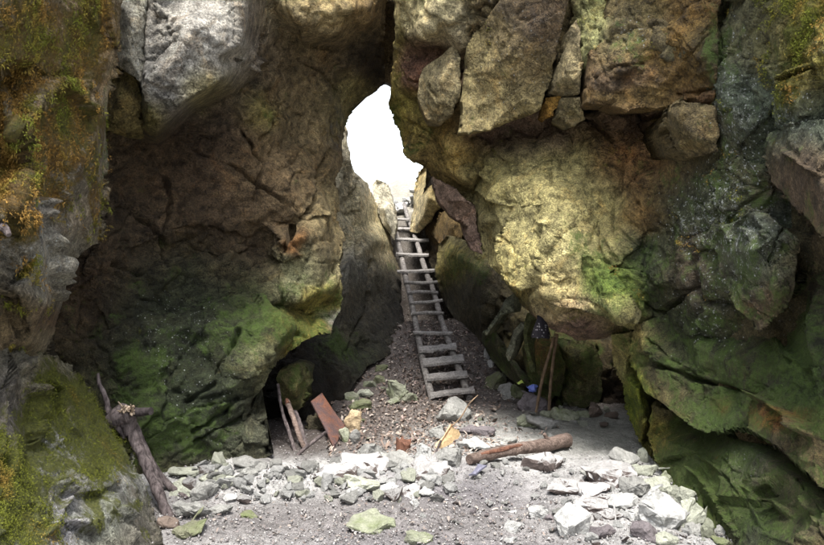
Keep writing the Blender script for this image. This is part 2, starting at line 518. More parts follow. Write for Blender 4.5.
    for k, (fr, sh) in enumerate(((0.12, 0.0), (0.5, 0.03), (1.0, 0.15))):
        pb = p[bverts] if k == 0 else p0[bverts]
        out_ = pb - cen; out_[:, 1] = 0
        nb = pb + d * skirt * fr - out_ * sh
        nb += 0.06 * skirt * fr * np.stack([vnoise(pb * 6 + k * 3 + c, seed + 60 + c) for c in range(3)], 1)
        rings.append(nb)
        newmap = {int(x): base_i + i for i, x in enumerate(bverts)}
        A = np.array([[a, prevmap_b, newb, newa] for a, prevmap_b, newb, newa in
                      ((prevmap[int(x)], prevmap[int(y)], newmap[int(y)], newmap[int(x)]) for x, y in be)])
        faces.append(A[:, ::-1])
        prevmap = newmap; base_i += len(bverts)
    cb = np.array([cen + d * skirt])
    rings.append(cb)
    fan = np.array([[prevmap[int(y)], prevmap[int(x)], base_i] for x, y in be])
    allv = np.concatenate(rings)
    quads = np.concatenate(faces)
    allfaces = quads
    # fan triangles as degenerate-free tris: build with bmesh-free two-size lists
    o = mesh_two(name, allv, allfaces, fan, mat, parent)
    # surface colour and growth
    L = len(allv)
    bu = np.concatenate([u] + [u[bverts]] * 3 + [[u.mean()]]); bv = np.concatenate([v] + [v[bverts]] * 3 + [[v.mean()]])
    wq = np.stack([bu / 28, bv / 28, np.full(L, seed * 1.7)], 1)
    ju = bu + 13 * fbm(wq, 4, 90); jv = bv + 13 * fbm(wq + 9.2, 4, 91)
    acc = np.array(base)[None] * 0.12; ws = np.full(L, 0.12)
    acc = np.repeat(acc, L, 0)
    for (tu, tv, rad, colr) in tones:
        ru_, rv_ = rad if isinstance(rad, tuple) else (rad, rad)
        w_ = np.exp(-((ju - tu) / ru_) ** 2 - ((jv - tv) / rv_) ** 2)
        acc += w_[:, None] * np.array(colr); ws += w_
    tn = acc / ws[:, None]; lum = tn.mean(1, keepdims=True)
    attr_color(o, 'tone', np.clip(lum + (tn - lum) * sat, 0.004, 0.8))
    attr_float(o, 'algae', np.clip(g_al + blobs(ju, jv, algae), 0, 1.2))
    attr_float(o, 'lichen', np.clip(g_li + blobs(ju, jv, lichen), 0, 1.2))
    mo = np.clip(g_mo + blobs(ju, jv, moss), 0, 1.2)
    attr_float(o, 'moss', mo)
    attr_float(o, 'gold', np.full(L, gold))
    return o, dict(p=p, n=nr, u=u, v=v, q=q, moss=mo[:len(p)])


def resample_line(line, step, jit, seed):
    out = []
    for a, b in zip(line[:-1], line[1:]):
        m = max(1, int(math.hypot(b[0] - a[0], b[1] - a[1]) / step))
        for j in range(m): out.append((a[0] + (b[0] - a[0]) * j / m, a[1] + (b[1] - a[1]) * j / m))
    out.append(line[-1])
    out = np.array(out, float)
    qq = np.concatenate([out / 9.0, np.full((len(out), 1), seed * 2.3)], 1)
    out[:, 0] += jit * vnoise(qq, 5); out[:, 1] += jit * vnoise(qq, 6)
    return out


def mesh_two(name, v, quads, tris, mat, parent=None):
    origin = v.mean(0).round(3)
    me = bpy.data.meshes.new(name)
    me.vertices.add(len(v)); me.vertices.foreach_set('co', (v - origin).astype(np.float32).ravel())
    nl = quads.size + tris.size
    me.loops.add(nl)
    me.loops.foreach_set('vertex_index', np.concatenate([quads.ravel(), tris.ravel()]).astype(np.int32))
    me.polygons.add(len(quads) + len(tris))
    ls = np.concatenate([np.arange(len(quads)) * 4, quads.size + np.arange(len(tris)) * 3]).astype(np.int32)
    me.polygons.foreach_set('loop_start', ls)
    me.polygons.foreach_set('use_smooth', np.ones(len(me.polygons), dtype=bool))
    me.update(calc_edges=True)
    if mat: me.materials.append(mat)
    o = bpy.data.objects.new(name, me); o.location = origin
    COL.objects.link(o)
    if parent is not None: o.parent = parent
    return o
# ---------------------------------------------------------------- rock of the cave
ROCK = mat_rock()
PALE = (0.46, 0.44, 0.40); CREAM = (0.56, 0.50, 0.33); OCHRE = (0.37, 0.33, 0.185); OLIVE = (0.24, 0.21, 0.085)
BROWN = (0.065, 0.047, 0.034); DBROWN = (0.032, 0.025, 0.019); DGREEN = (0.032, 0.042, 0.026); PURPLE = (0.17, 0.12, 0.10)
RUSTY = (0.20, 0.10, 0.05); GREY = (0.24, 0.24, 0.23); GREEN = (0.15, 0.25, 0.05); BLUEG = (0.062, 0.078, 0.062); TAN = (0.24, 0.17, 0.10)
MOSSPOINTS = []

# inner left wall and roof, one body of rock
T_out = [(60, -160, 5.2), (150, -160, 4.9), (250, -160, 5.0), (384, -160, 6.6), (386, -20, 6.9), (385, 40, 7.3), (384, 83, 7.8),
         (372, 93, 7.8), (358, 105, 7.7), (350, 119, 7.6), (346, 136, 7.6), (344, 160, 7.3), (338, 180, 7.0), (336, 210, 6.9),
         (338, 240, 6.8), (338, 265, 6.7), (341, 280, 6.6), (342, 300, 6.6), (338, 318, 6.5), (331, 332, 6.4), (316, 338, 6.2),
         (296, 345, 6.0), (281, 357, 5.8), (271, 372, 5.6), (264, 388, 5.5), (263, 402, 5.45), (268, 430, 5.4), (273, 463, 5.4),
         (275, 500, 5.4), (150, 520, 5.1), (70, 480, 4.9), (50, 300, 4.9), (60, 100, 5.1)]
T_in = [(148, -100, 4.75), (148, 0, 4.7), (143, 60, 4.72), (142, 95, 4.75), (146, 125, 4.9), (156, 135, 5.0), (188, 100, 4.72), (222, 80, 4.85),
        (217, 55, 4.8), (238, 44, 4.85), (243, 0, 4.85), (243, -100, 4.85), (190, 30, 4.62), (170, 70, 4.62),
        (138, 95, 5.3), (140, 0, 5.1), (140, 140, 5.45), (160, 145, 5.6), (192, 112, 5.7), (228, 92, 5.7), (249, 58, 5.5), (262, 20, 5.6), (262, -100, 5.6),
        (268, 0, 5.75), (275, 20, 5.9), (272, 60, 6.1), (290, -60, 5.6), (290, 10, 5.65), (330, 10, 6.0), (365, 8, 6.5), (300, 25, 5.75), (330, 36, 6.15),
        (360, 20, 6.6), (300, 44, 6.3), (332, 48, 6.8), (350, 50, 7.0), (368, 40, 7.0), (375, 60, 7.4),
        (300, 80, 6.4), (330, 80, 6.9), (350, 90, 7.3), (235, 95, 5.85), (275, 105, 6.1), (262, 130, 5.9), (290, 140, 6.3),
        (170, 170, 5.75), (210, 150, 5.85), (250, 170, 6.0), (300, 150, 6.3), (325, 130, 6.9), (200, 220, 5.75), (260, 220, 6.0), (290, 190, 6.15),
        (200, 250, 6.0), (260, 245, 6.2), (290, 225, 6.3), (310, 180, 6.4), (325, 220, 6.5), (305, 220, 6.35),
        (283, 240, 6.0), (300, 236, 6.05), (318, 250, 6.2), (280, 275, 6.0), (285, 298, 6.0), (305, 302, 6.1), (318, 290, 6.3), (290, 308, 6.25), (310, 312, 6.45),
        (300, 325, 6.1), (280, 332, 5.78), (265, 350, 5.55), (240, 330, 5.6), (255, 300, 5.9),
        (200, 290, 5.8), (160, 300, 5.5), (130, 250, 5.4), (115, 320, 5.1), (95, 270, 5.0), (200, 340, 5.5), (150, 360, 5.2), (110, 380, 4.95), (220, 380, 5.35),
        (245, 400, 5.35), (170, 420, 5.1), (130, 430, 4.9), (220, 430, 5.25), (250, 440, 5.3), (170, 465, 5.1), (240, 463, 5.3), (200, 468, 5.2),
        (112, 65, 5.0), (125, 85, 5.5), (118, 130, 5.3), (120, 180, 5.3)]
T_cr = [([(146, -10), (141, 60), (138, 100), (140, 135)], 1.6, 0.16), ([(331, 150), (318, 190), (306, 208), (292, 228), (284, 250)], 3.0, 0.3), ([(240, 130), (262, 165), (255, 200)], 1.6, 0.1), ([(190, 150), (230, 165), (280, 200)], 1.6, 0.09), ([(120, 260), (150, 275), (170, 310)], 1.6, 0.08),
        ([(165, 165), (172, 200), (163, 235), (168, 262)], 1.9, 0.13), ([(132, 195), (142, 214), (163, 237)], 1.7, 0.11), ([(163, 230), (205, 225), (240, 236)], 1.5, 0.07),
        ([(240, 340), (228, 360), (214, 376)], 2.6, 0.13), ([(183, 403), (200, 394), (215, 385)], 2.2, 0.10), ([(195, 435), (215, 420), (235, 400), (258, 391)], 2.2, 0.09),
        ([(196, 444), (214, 433), (240, 418), (255, 410)], 1.6, 0.07), ([(265, 395), (266, 430)], 2.0, 0.06), ([(268, 20), (262, 48), (250, 66)], 1.5, 0.08),
        ([(288, 105), (276, 128), (262, 140)], 1.6, 0.06), ([(300, 60), (325, 72), (338, 92)], 1.5, 0.06), ([(280, 255), (282, 300)], 1.4, 0.06), ([(310, 340), (290, 330), (280, 318)], 1.5, 0.05)]
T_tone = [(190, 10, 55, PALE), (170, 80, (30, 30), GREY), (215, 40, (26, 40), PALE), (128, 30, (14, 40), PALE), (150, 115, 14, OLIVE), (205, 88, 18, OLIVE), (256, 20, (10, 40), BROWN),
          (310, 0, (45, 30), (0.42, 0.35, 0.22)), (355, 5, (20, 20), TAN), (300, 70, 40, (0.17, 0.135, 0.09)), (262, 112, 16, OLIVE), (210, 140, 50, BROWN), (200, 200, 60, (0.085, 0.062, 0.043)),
          (280, 170, 45, (0.19, 0.145, 0.095)), (300, 120, 30, (0.17, 0.14, 0.09)), (338, 115, 20, (0.29, 0.255, 0.15)), (355, 100, 14, (0.29, 0.255, 0.14)), (370, 60, 15, DBROWN), (325, 210, 24, (0.30, 0.255, 0.165)), (336, 270, 16, (0.30, 0.27, 0.18)), (312, 150, 24, (0.24, 0.19, 0.12)), (297, 250, 8, RUSTY), (300, 275, 18, (0.24, 0.24, 0.16)),  # paler tones beside the opening put its light into the colour
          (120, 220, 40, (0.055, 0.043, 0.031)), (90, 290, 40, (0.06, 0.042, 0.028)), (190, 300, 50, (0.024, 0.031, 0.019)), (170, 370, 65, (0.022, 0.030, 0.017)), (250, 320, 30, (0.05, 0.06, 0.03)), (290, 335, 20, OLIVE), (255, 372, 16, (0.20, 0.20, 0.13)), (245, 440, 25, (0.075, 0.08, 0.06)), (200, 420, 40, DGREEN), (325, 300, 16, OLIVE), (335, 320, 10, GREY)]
T_al = [(265, 325, (40, 30), 0.6), (300, 330, (35, 18), 0.55), (230, 350, 25, 0.35), (200, 435, (40, 30), 0.6), (140, 380, (45, 35), 0.5), (100, 330, 30, 0.3), (300, 285, 20, 0.4), (262, 112, 16, 0.35), (345, 110, (14, 30), 0.35), (330, 300, (12, 30), 0.6), (150, 450, 35, 0.6), (190, 330, 45, 0.25), (128, 100, 15, 0.2), (160, 250, 60, 0.12)]
T_li = [(200, 20, (60, 60), 0.55), (128, 20, (14, 50), 0.4), (180, 320, (60, 40), 0.33), (190, 380, (60, 50), 0.25), (335, 318, 10, 0.5), (215, 430, 40, 0.2)]
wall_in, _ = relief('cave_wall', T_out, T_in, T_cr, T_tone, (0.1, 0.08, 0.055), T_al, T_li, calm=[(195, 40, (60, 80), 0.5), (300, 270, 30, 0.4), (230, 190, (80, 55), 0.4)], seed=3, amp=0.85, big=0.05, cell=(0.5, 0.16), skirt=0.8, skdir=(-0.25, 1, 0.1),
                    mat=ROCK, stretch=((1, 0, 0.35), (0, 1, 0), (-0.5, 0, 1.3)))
tag(wall_in, 'dark overhanging cave wall and roof left of the opening, pale at the top and green near the floor', 'cave wall', kind='structure')

# split pillar between the mossy cliff and the pale block
o, _ = relief('rock_slab', [(119, -60, 4.78), (146, -60, 4.75), (145, 10, 4.75), (141, 81, 4.8), (128, 72, 4.82), (112, 63, 4.9), (115, 40, 4.85), (118, 0, 4.8)], [(132, 20, 4.66), (130, 60, 4.7)],
              tones=[(130, 10, 60, (0.40, 0.38, 0.32))], base=GREY, g_li=0.5, seed=5, amp=0.5, big=0.02, cell=(0.2, 0.08), skirt=0.5, mat=ROCK, algae=[(125, 60, 20, 0.2)])
tag(o, 'narrow pale slab standing beside the big pale block, top left under the roof', 'rock slab')
o, _ = relief('rock_slab', [(111, 64, 5.05), (127, 74, 5.0), (139, 82, 5.0), (139, 110, 5.02), (141, 128, 5.05), (128, 134, 5.1), (108, 128, 5.12), (108, 95, 5.1)], [(125, 100, 4.95)], [([(108, 115), (122, 122)], 1.2, 0.03)],
              tones=[(125, 95, 40, (0.13, 0.105, 0.06))], base=OLIVE, g_li=0.1, g_al=0.15, seed=6, amp=0.6, big=0.02, cell=(0.2, 0.08), skirt=0.5, mat=ROCK)
tag(o, 'brown olive slab tucked under the narrow pale slab beside the mossy cliff', 'rock slab')

# crevice rock behind the roof split
o, _ = relief('crevice_rock', [(350, -160, 7.6), (430, -160, 7.6), (420, 60, 7.9), (402, 92, 7.9), (386, 82, 7.9), (372, 82, 7.9), (352, 60, 7.9)], [(388, 0, 7.4)], tones=[(388, 30, 90, (0.11, 0.085, 0.055))], base=BROWN, seed=8, skirt=0.6, mat=ROCK)
tag(o, 'dark rock deep in the split of the roof above the opening', 'rock', kind='structure')

# wall left of the ladder, running out to daylight
N_out = [(300, 40, 9.9), (345, 128, 9.6), (347, 145, 9.5), (349, 160, 9.4), (353, 172, 9.5), (359, 175, 9.7), (368, 182, 10.1), (374, 200, 10.3), (382, 215, 10.8), (391, 232, 10.9), (392, 242, 10.6), (398, 262, 10.6), (402, 290, 10.2), (405, 333, 9.4), (396, 352, 8.8), (372, 366, 8.2),
         (352, 385, 7.8), (338, 412, 7.4), (318, 450, 6.7), (240, 470, 6.6), (235, 380, 6.7), (290, 300, 8.2)]
N_in = [(330, 200, 9.0), (358, 190, 9.5), (352, 240, 9.1), (362, 230, 9.5), (378, 240, 9.7), (385, 248, 10.2), (350, 262, 8.5), (370, 300, 9.1), (390, 280, 10.0), (345, 320, 8.1), (380, 330, 8.9), (320, 360, 7.5), (360, 350, 8.2), (300, 410, 6.75)]
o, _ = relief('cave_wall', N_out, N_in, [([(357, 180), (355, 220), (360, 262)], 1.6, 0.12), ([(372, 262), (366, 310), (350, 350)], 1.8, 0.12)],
              tones=[(352, 190, (24, 85), (0.58, 0.53, 0.41)), (374, 225, 26, (0.55, 0.49, 0.35)), (378, 220, 20, CREAM), (370, 300, 40, (0.04, 0.038, 0.032)), (320, 380, 45, (0.018, 0.015, 0.012)), (285, 420, 55, (0.012, 0.010, 0.008)), (372, 300, 14, (0.09, 0.08, 0.06)), (350, 330, 12, (0.10, 0.09, 0.065)), (345, 350, 25, DGREEN), (350, 270, 14, GREY)], base=DBROWN,  # pale rim tones stand in for daylight, near-black ones for the hole's shade
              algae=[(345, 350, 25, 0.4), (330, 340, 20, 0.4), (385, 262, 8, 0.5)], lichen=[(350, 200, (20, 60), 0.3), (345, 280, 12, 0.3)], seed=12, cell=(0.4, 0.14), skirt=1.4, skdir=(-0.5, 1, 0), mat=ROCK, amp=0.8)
tag(o, 'dark rock wall left of the ladder, its upper rim coloured pale for daylight', 'cave wall', kind='structure')

# right-hand rock: roof, yellow overhang, green wall
U_out = [(397, -160, 6.3), (640, -160, 4.6), (760, -160, 3.7), (930, -160, 2.9), (1150, -160, 2.2), (1150, 660, 2.0), (930, 640, 2.5), (770, 620, 3.2), (760, 565, 4.1), (745, 543, 4.3), (722, 513, 4.7), (690, 485, 5.3), (672, 462, 5.9), (662, 443, 6.2), (652, 423, 6.3), (645, 405, 6.3), (640, 388, 6.3), (632, 364, 6.2), (628, 346, 5.95), (620, 336, 5.7), (578, 340, 5.75), (545, 321, 5.8), (528, 310, 5.9), (515, 293, 6.1), (491, 266, 6.4), (476, 238, 6.8),
         (466, 215, 7.0), (452, 196, 7.1), (438, 186, 7.15), (431, 176, 7.2), (424, 166, 7.2), (411, 159, 7.2), (406, 153, 7.2), (401, 132, 7.3), (392, 116, 7.3), (389, 102, 7.3), (391, 90, 7.0), (394, 40, 6.7)]
U_in = [(420, 0, 6.1), (400, 10, 6.4), (440, 20, 5.9), (450, -60, 5.7), (405, 36, 6.45), (425, 34, 6.1), (410, 55, 6.75), (440, 50, 6.4), (455, 60, 6.35), (410, 85, 6.8), (430, 100, 6.7), (455, 120, 6.55),
        (470, 60, 5.9), (540, 60, 5.5), (460, -80, 5.68), (570, -80, 5.12), (590, 60, 5.2), (597, 20, 5.12), (470, 136, 6.45), (530, 126, 6.25), (590, 118, 5.95), (640, 122, 5.65), (672, 112, 5.0), (600, 108, 5.35),
        (400, 110, 7.15), (420, 130, 6.9), (450, 150, 6.55), (430, 160, 7.0), (448, 172, 6.7), (462, 178, 6.55), (474, 160, 6.55), (470, 195, 6.9),
        (480, 175, 6.4), (500, 152, 6.2), (540, 152, 5.95), (580, 160, 5.8), (620, 150, 5.65), (660, 150, 5.3), (498, 186, 6.15), (525, 190, 5.85), (546, 200, 5.62), (500, 218, 6.15), (522, 224, 5.88), (484, 222, 6.4),
        (560, 230, 5.45), (600, 220, 5.55), (600, 190, 5.65), (590, 200, 5.6), (520, 250, 5.8), (510, 280, 5.95), (545, 270, 5.5), (533, 300, 5.72), (545, 293, 5.45), (575, 250, 5.35), (600, 265, 5.4), (625, 295, 5.35), (590, 300, 5.45), (580, 322, 5.55), (556, 310, 5.62), (605, 330, 5.55), (640, 325, 5.45),
        (650, 220, 5.25), (645, 270, 5.35), (655, 310, 5.35), (680, 250, 4.85), (700, 200, 4.6), (700, 120, 4.75), (730, 60, 4.3), (730, 150, 4.3), (760, 180, 4.05), (722, 0, 4.45), (745, 0, 4.15), (780, 80, 3.75), (824, 60, 3.35), (824, 130, 3.5),
        (790, 160, 3.95), (824, 230, 3.9), (760, 250, 4.25), (790, 300, 4.2), (824, 300, 3.9), (720, 280, 4.5), (700, 300, 4.75), (690, 340, 4.9), (650, 345, 5.5), (740, 360, 4.6), (800, 350, 4.1), (824, 400, 3.9),
        (670, 400, 5.9), (710, 440, 5.3), (750, 450, 4.9), (824, 490, 4.3), (790, 530, 4.2)]
U_cr = [([(463, -40), (466, 45), (463, 90), (458, 130)], 2.2, 0.2), ([(570, -60), (569, 10), (560, 50), (552, 88)], 2.0, 0.2), ([(582, -20), (581, 40), (582, 95), (586, 122)], 2.2, 0.22), ([(487, 148), (482, 165), (478, 185), (468, 205)], 3.0, 0.25),
        ([(527, 165), (512, 190), (500, 200)], 1.0, 0.03), ([(497, 240), (520, 262), (548, 288)], 1.0, 0.02), ([(552, 185), (575, 200), (590, 225), (600, 250)], 1.0, 0.02), ([(545, 150), (552, 185), (530, 240)], 0.9, 0.02), ([(615, 190), (612, 210), (616, 235)], 2.5, 0.10), ([(605, 165), (622, 170), (620, 195)], 2.2, 0.10), ([(700, 103), (640, 112), (590, 112), (545, 122)], 2.5, 0.1),
        ([(714, 110), (716, 150), (705, 170)], 1.6, 0.07), ([(640, 300), (665, 312), (690, 296), (705, 285)], 2.4, 0.1),
        ([(788, 330), (800, 345), (824, 352)], 2.2, 0.08), ([(776, -20), (778, 40), (774, 100)], 1.6, 0.05), ([(720, -40), (719, 50), (716, 100)], 2.0, 0.08),
        ([(410, 80), (428, 82), (440, 100)], 1.4, 0.05), ([(405, 118), (430, 140), (442, 165)], 1.4, 0.05)]
U_tone = [(415, 0, (25, 32), CREAM), (445, 10, (14, 30), (0.38, 0.34, 0.24)), (420, 65, 26, (0.24, 0.15, 0.12)), (395, 60, (8, 40), OLIVE), (405, 110, 20, OLIVE), (430, 140, 22, (0.28, 0.22, 0.11)), (455, 160, 20, (0.34, 0.26, 0.13)), (597, 20, (14, 40), (0.30, 0.30, 0.17)),
          (530, 130, (60, 16), PURPLE), (640, 125, (50, 18), (0.10, 0.07, 0.05)), (640, 165, (40, 30), (0.17, 0.105, 0.06)), (500, 180, 24, OCHRE), (560, 180, 40, OCHRE), (545, 230, 45, (0.41, 0.375, 0.23)), (520, 260, 25, OCHRE), (515, 285, 14, OCHRE), (600, 210, 25, OCHRE), (560, 285, 20, (0.36, 0.31, 0.19)), (585, 305, (30, 10), (0.32, 0.26, 0.18)), (570, 325, (40, 12), PURPLE), (612, 285, 22, (0.17, 0.22, 0.075)),
          (640, 210, 18, (0.17, 0.115, 0.06)), (620, 165, 18, (0.14, 0.085, 0.05)), (650, 260, 25, DGREEN), (690, 190, 40, DGREEN), (700, 130, 25, (0.10, 0.08, 0.045)), (740, 100, 40, BLUEG), (750, 20, 40, (0.09, 0.09, 0.06)), (800, 40, 40, OLIVE), (800, 115, 30, BLUEG), (795, 185, 35, (0.10, 0.075, 0.055)), (760, 150, 25, DGREEN),
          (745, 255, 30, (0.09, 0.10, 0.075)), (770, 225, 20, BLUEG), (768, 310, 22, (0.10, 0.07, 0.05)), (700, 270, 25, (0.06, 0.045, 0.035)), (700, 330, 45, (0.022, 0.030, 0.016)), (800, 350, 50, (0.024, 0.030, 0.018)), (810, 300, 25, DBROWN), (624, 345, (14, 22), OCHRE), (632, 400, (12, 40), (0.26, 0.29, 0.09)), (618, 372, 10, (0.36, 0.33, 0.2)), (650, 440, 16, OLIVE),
          (784, 414, (26, 8), RUSTY), (718, 405, 5, RUSTY), (740, 375, (40, 14), DBROWN), (800, 380, 25, DGREEN), (720, 415, 25, DGREEN), (700, 470, 40, (0.06, 0.066, 0.034)), (745, 460, 20, (0.13, 0.13, 0.11)), (775, 480, 22, (0.11, 0.10, 0.07)), (800, 520, 20, (0.10, 0.095, 0.06)), (760, 530, 30, DGREEN)]
U_al = [(612, 290, (24, 28), 0.72), (588, 262, 18, 0.4), (580, 240, 24, 0.25), (650, 260, 30, 0.4), (632, 400, (14, 45), 0.6), (624, 340, 14, 0.35), (700, 330, 50, 0.4), (690, 460, 50, 0.55), (720, 510, 50, 0.6), (800, 370, 35, 0.55), (820, 410, 25, 0.5), (720, 400, 40, 0.35), (722, 60, (14, 70), 0.5), (640, 35, 22, 0.35), (800, 500, 40, 0.5), (398, 120, (8, 30), 0.7), (408, 150, 10, 0.5), (425, 130, 25, 0.2), (520, 210, 60, 0.10), (745, 270, 40, 0.3), (660, 180, 35, 0.25), (740, 180, 60, 0.3), (760, 60, 40, 0.3), (800, 330, 45, 0.35), (760, 440, 60, 0.25), (700, 240, 50, 0.2), (800, 250, 60, 0.25)]
U_li = [(690, 220, (35, 45), 0.6), (730, 120, (30, 120), 0.6), (760, 240, 35, 0.55), (800, 110, 35, 0.6), (640, 35, 20, 0.5), (700, 330, 50, 0.25), (750, 460, 30, 0.25), (420, 0, 30, 0.15), (800, 40, 30, 0.3), (720, 300, 40, 0.3)]
U_mo = [(805, 20, (32, 60), 0.62), (790, 85, 25, 0.35), (760, -10, 20, 0.3)]
wall_r, WR = relief('cave_wall', U_out, U_in, U_cr, U_tone, (0.11, 0.09, 0.055), U_al, U_li, U_mo, gold=0.4, calm=[(550, 235, (75, 65), 0.6), (520, 180, 40, 0.3), (430, 140, 30, 0.3), (600, 180, 40, 0.3)], seed=21, amp=0.9, big=0.04, cell=(0.46, 0.15), skirt=1.2, skdir=(0.35, 1, 0.1), mat=ROCK,
                    stretch=((1, 0, -0.35), (0, 1, 0), (0.7, 0, 1.2)))
tag(wall_r, 'right cave wall, yellow overhang turning into dark green lichen-flecked rock', 'cave wall', kind='structure')


def ledge(label, out, inn=(), cr=(), **k):
    kw = dict(mat=ROCK, tones=U_tone, algae=U_al, lichen=U_li, moss=U_mo, base=(0.11, 0.09, 0.055), big=0.03, cell=(0.42, 0.14), amp=0.8, skirt=0.9, skdir=(0.5, 1, 0.1), stretch=((1, 0, -0.35), (0, 1, 0), (0.7, 0, 1.2)))
    kw.update(k)
    o, d = relief('rock_ledge', out, inn, cr, **kw)
    tag(o, label, 'rock ledge', kind='structure')
ledge('yellow-green pillar of rock at the right end of the bench', [(611, 335, 5.62), (640, 328, 5.5), (654, 360, 5.9), (660, 395, 6.1), (664, 425, 6.1), (668, 455, 5.9), (668, 474, 5.6), (655, 464, 5.28), (641, 445, 5.7), (632, 424, 5.92), (627, 405, 5.98), (623, 388, 5.92), (613, 362, 5.92)], [(628, 350, 5.58), (624, 376, 5.72), (638, 392, 5.5), (645, 425, 5.5)], seed=22, skirt=0.6)
ledge('dark green slab of rock low on the right wall, dipping to the right over a black gap', [(636, 326, 5.42), (672, 312, 5.08), (700, 306, 4.88), (730, 316, 4.62), (755, 335, 4.32), (776, 330, 4.22), (796, 300, 4.08), (812, 266, 3.95), (832, 258, 3.85), (930, 262, 3.3), (1150, 300, 2.6), (1150, 620, 2.0), (930, 570, 2.55), (824, 487, 3.1), (776, 445, 3.7), (750, 429, 4.0), (721, 433, 4.2), (697, 429, 4.4), (668, 407, 4.85), (645, 391, 5.2), (634, 362, 5.45)], [(700, 350, 4.7), (740, 366, 4.26), (790, 366, 3.82), (815, 320, 3.72), (824, 290, 3.75), (720, 402, 4.36), (760, 396, 4.02), (800, 424, 3.5), (690, 404, 4.6), (752, 412, 4.02), (824, 440, 3.25), (660, 365, 5.1)],
      [([(660, 366), (688, 376), (720, 384), (752, 394), (790, 414), (824, 440)], 2.2, 0.1), ([(650, 340), (690, 372), (700, 405)], 1.4, 0.04), ([(788, 352), (800, 366), (824, 372)], 1.6, 0.05)], seed=23, amp=0.6, g_al=0.15)
ledge('green mossy slab at the foot of the right wall, sloping down to the rubble', [(652, 405, 5.5), (700, 416, 5.15), (780, 425, 4.6), (930, 500, 3.6), (1150, 560, 2.6), (1150, 700, 1.9), (930, 690, 2.3), (770, 622, 3.15), (741, 565, 3.6), (727, 543, 3.84), (704, 513, 4.24), (672, 485, 4.78), (657, 464, 5.15), (650, 432, 5.4)], [(700, 452, 4.6), (722, 454, 4.3), (755, 452, 3.98), (790, 475, 3.55), (824, 516, 3.1), (690, 472, 4.56), (720, 500, 4.08), (760, 532, 3.52), (800, 545, 3.12), (740, 480, 4.0), (775, 505, 3.72)],
      [([(763, 492), (770, 500), (779, 503), (788, 512)], 4.5, 0.08), ([(690, 470), (715, 500), (735, 535)], 1.5, 0.05), ([(700, 455), (740, 490), (765, 530)], 1.5, 0.05), ([(800, 480), (812, 510), (824, 540)], 1.6, 0.05)], seed=24, amp=0.55, g_al=0.12)
ledge('brown prow of rock jutting from the right edge', [(766, 136, 3.98), (790, 128, 3.72), (824, 120, 3.35), (930, 108, 2.6), (930, 255, 2.5), (824, 239, 3.1), (806, 216, 3.42), (792, 199, 3.6), (776, 183, 3.85), (768, 160, 3.95)], [(800, 165, 3.42), (824, 190, 3.06), (785, 165, 3.68)], [([(790, 150), (808, 168), (824, 176)], 1.4, 0.04)], seed=25, skirt=0.8)
ledge('lichen-spotted boulder standing out of the right wall', [(714, 238, 4.4), (722, 228, 4.25), (736, 224, 4.1), (752, 211, 3.9), (768, 213, 3.78), (782, 226, 3.72), (802, 243, 3.66), (798, 268, 3.7), (791, 292, 3.74), (776, 315, 3.82), (762, 330, 3.9), (745, 311, 4.05), (733, 297, 4.14), (720, 270, 4.3)], [(755, 250, 3.76), (770, 238, 3.66), (745, 288, 4.0), (776, 285, 3.7), (760, 302, 3.9), (732, 250, 4.08)], [([(785, 228), (774, 246), (768, 268)], 1.2, 0.04)], seed=26, amp=0.6)
ledge('bright green tongue of rock under the yellow overhang', [(588, 254, 5.32), (600, 262, 5.24), (612, 278, 5.16), (626, 296, 5.07), (638, 320, 4.98), (636, 324, 4.98), (624, 323, 5.06), (606, 316, 5.2), (585, 310, 5.3), (562, 307, 5.42), (544, 300, 5.5), (556, 292, 5.46), (568, 286, 5.42), (580, 272, 5.38)], [(607, 303, 5.1), (585, 292, 5.3), (616, 311, 5.03), (596, 270, 5.24)], [([(560, 300), (585, 298), (612, 312)], 1.3, 0.03)], seed=27, skirt=0.45, amp=0.45, jit=0.9)

ledge('upper plate of the yellow overhang, jutting over a shallow notch', [(478, 160, 6.6), (500, 146, 6.4), (530, 144, 6.2), (556, 158, 6.0), (562, 184, 5.72), (546, 204, 5.6), (528, 208, 5.76), (508, 206, 5.98), (488, 200, 6.2), (474, 190, 6.6)], [(520, 184, 5.86), (538, 188, 5.68), (500, 180, 6.08)], [([(500, 152), (512, 175), (508, 204)], 0.9, 0.03), ([(524, 166), (512, 190)], 0.9, 0.02)], seed=28, amp=0.75, cell=(0.34, 0.12), skirt=0.5, jit=1.3, skdir=(0.25, 1, 0.15))
ledge('broad cracked plate of the yellow overhang facing the ladder', [(551, 170, 5.72), (580, 176, 5.68), (602, 190, 5.58), (608, 215, 5.48), (592, 254, 5.36), (572, 272, 5.36), (548, 286, 5.46), (524, 290, 5.72), (508, 276, 5.92), (500, 248, 6.0), (506, 228, 5.98), (530, 222, 5.72), (548, 210, 5.58)], [(560, 230, 5.42), (570, 205, 5.5), (535, 260, 5.55), (580, 245, 5.36)],
      [([(552, 185), (575, 200), (590, 225), (598, 245)], 0.9, 0.03), ([(508, 240), (530, 258), (552, 284)], 0.9, 0.03), ([(530, 224), (565, 232), (592, 214)], 0.8, 0.02), ([(560, 232), (556, 260), (566, 272)], 0.8, 0.02)], seed=29, amp=0.75, cell=(0.34, 0.12), skirt=0.5, jit=1.3, skdir=(0.25, 1, 0.15))

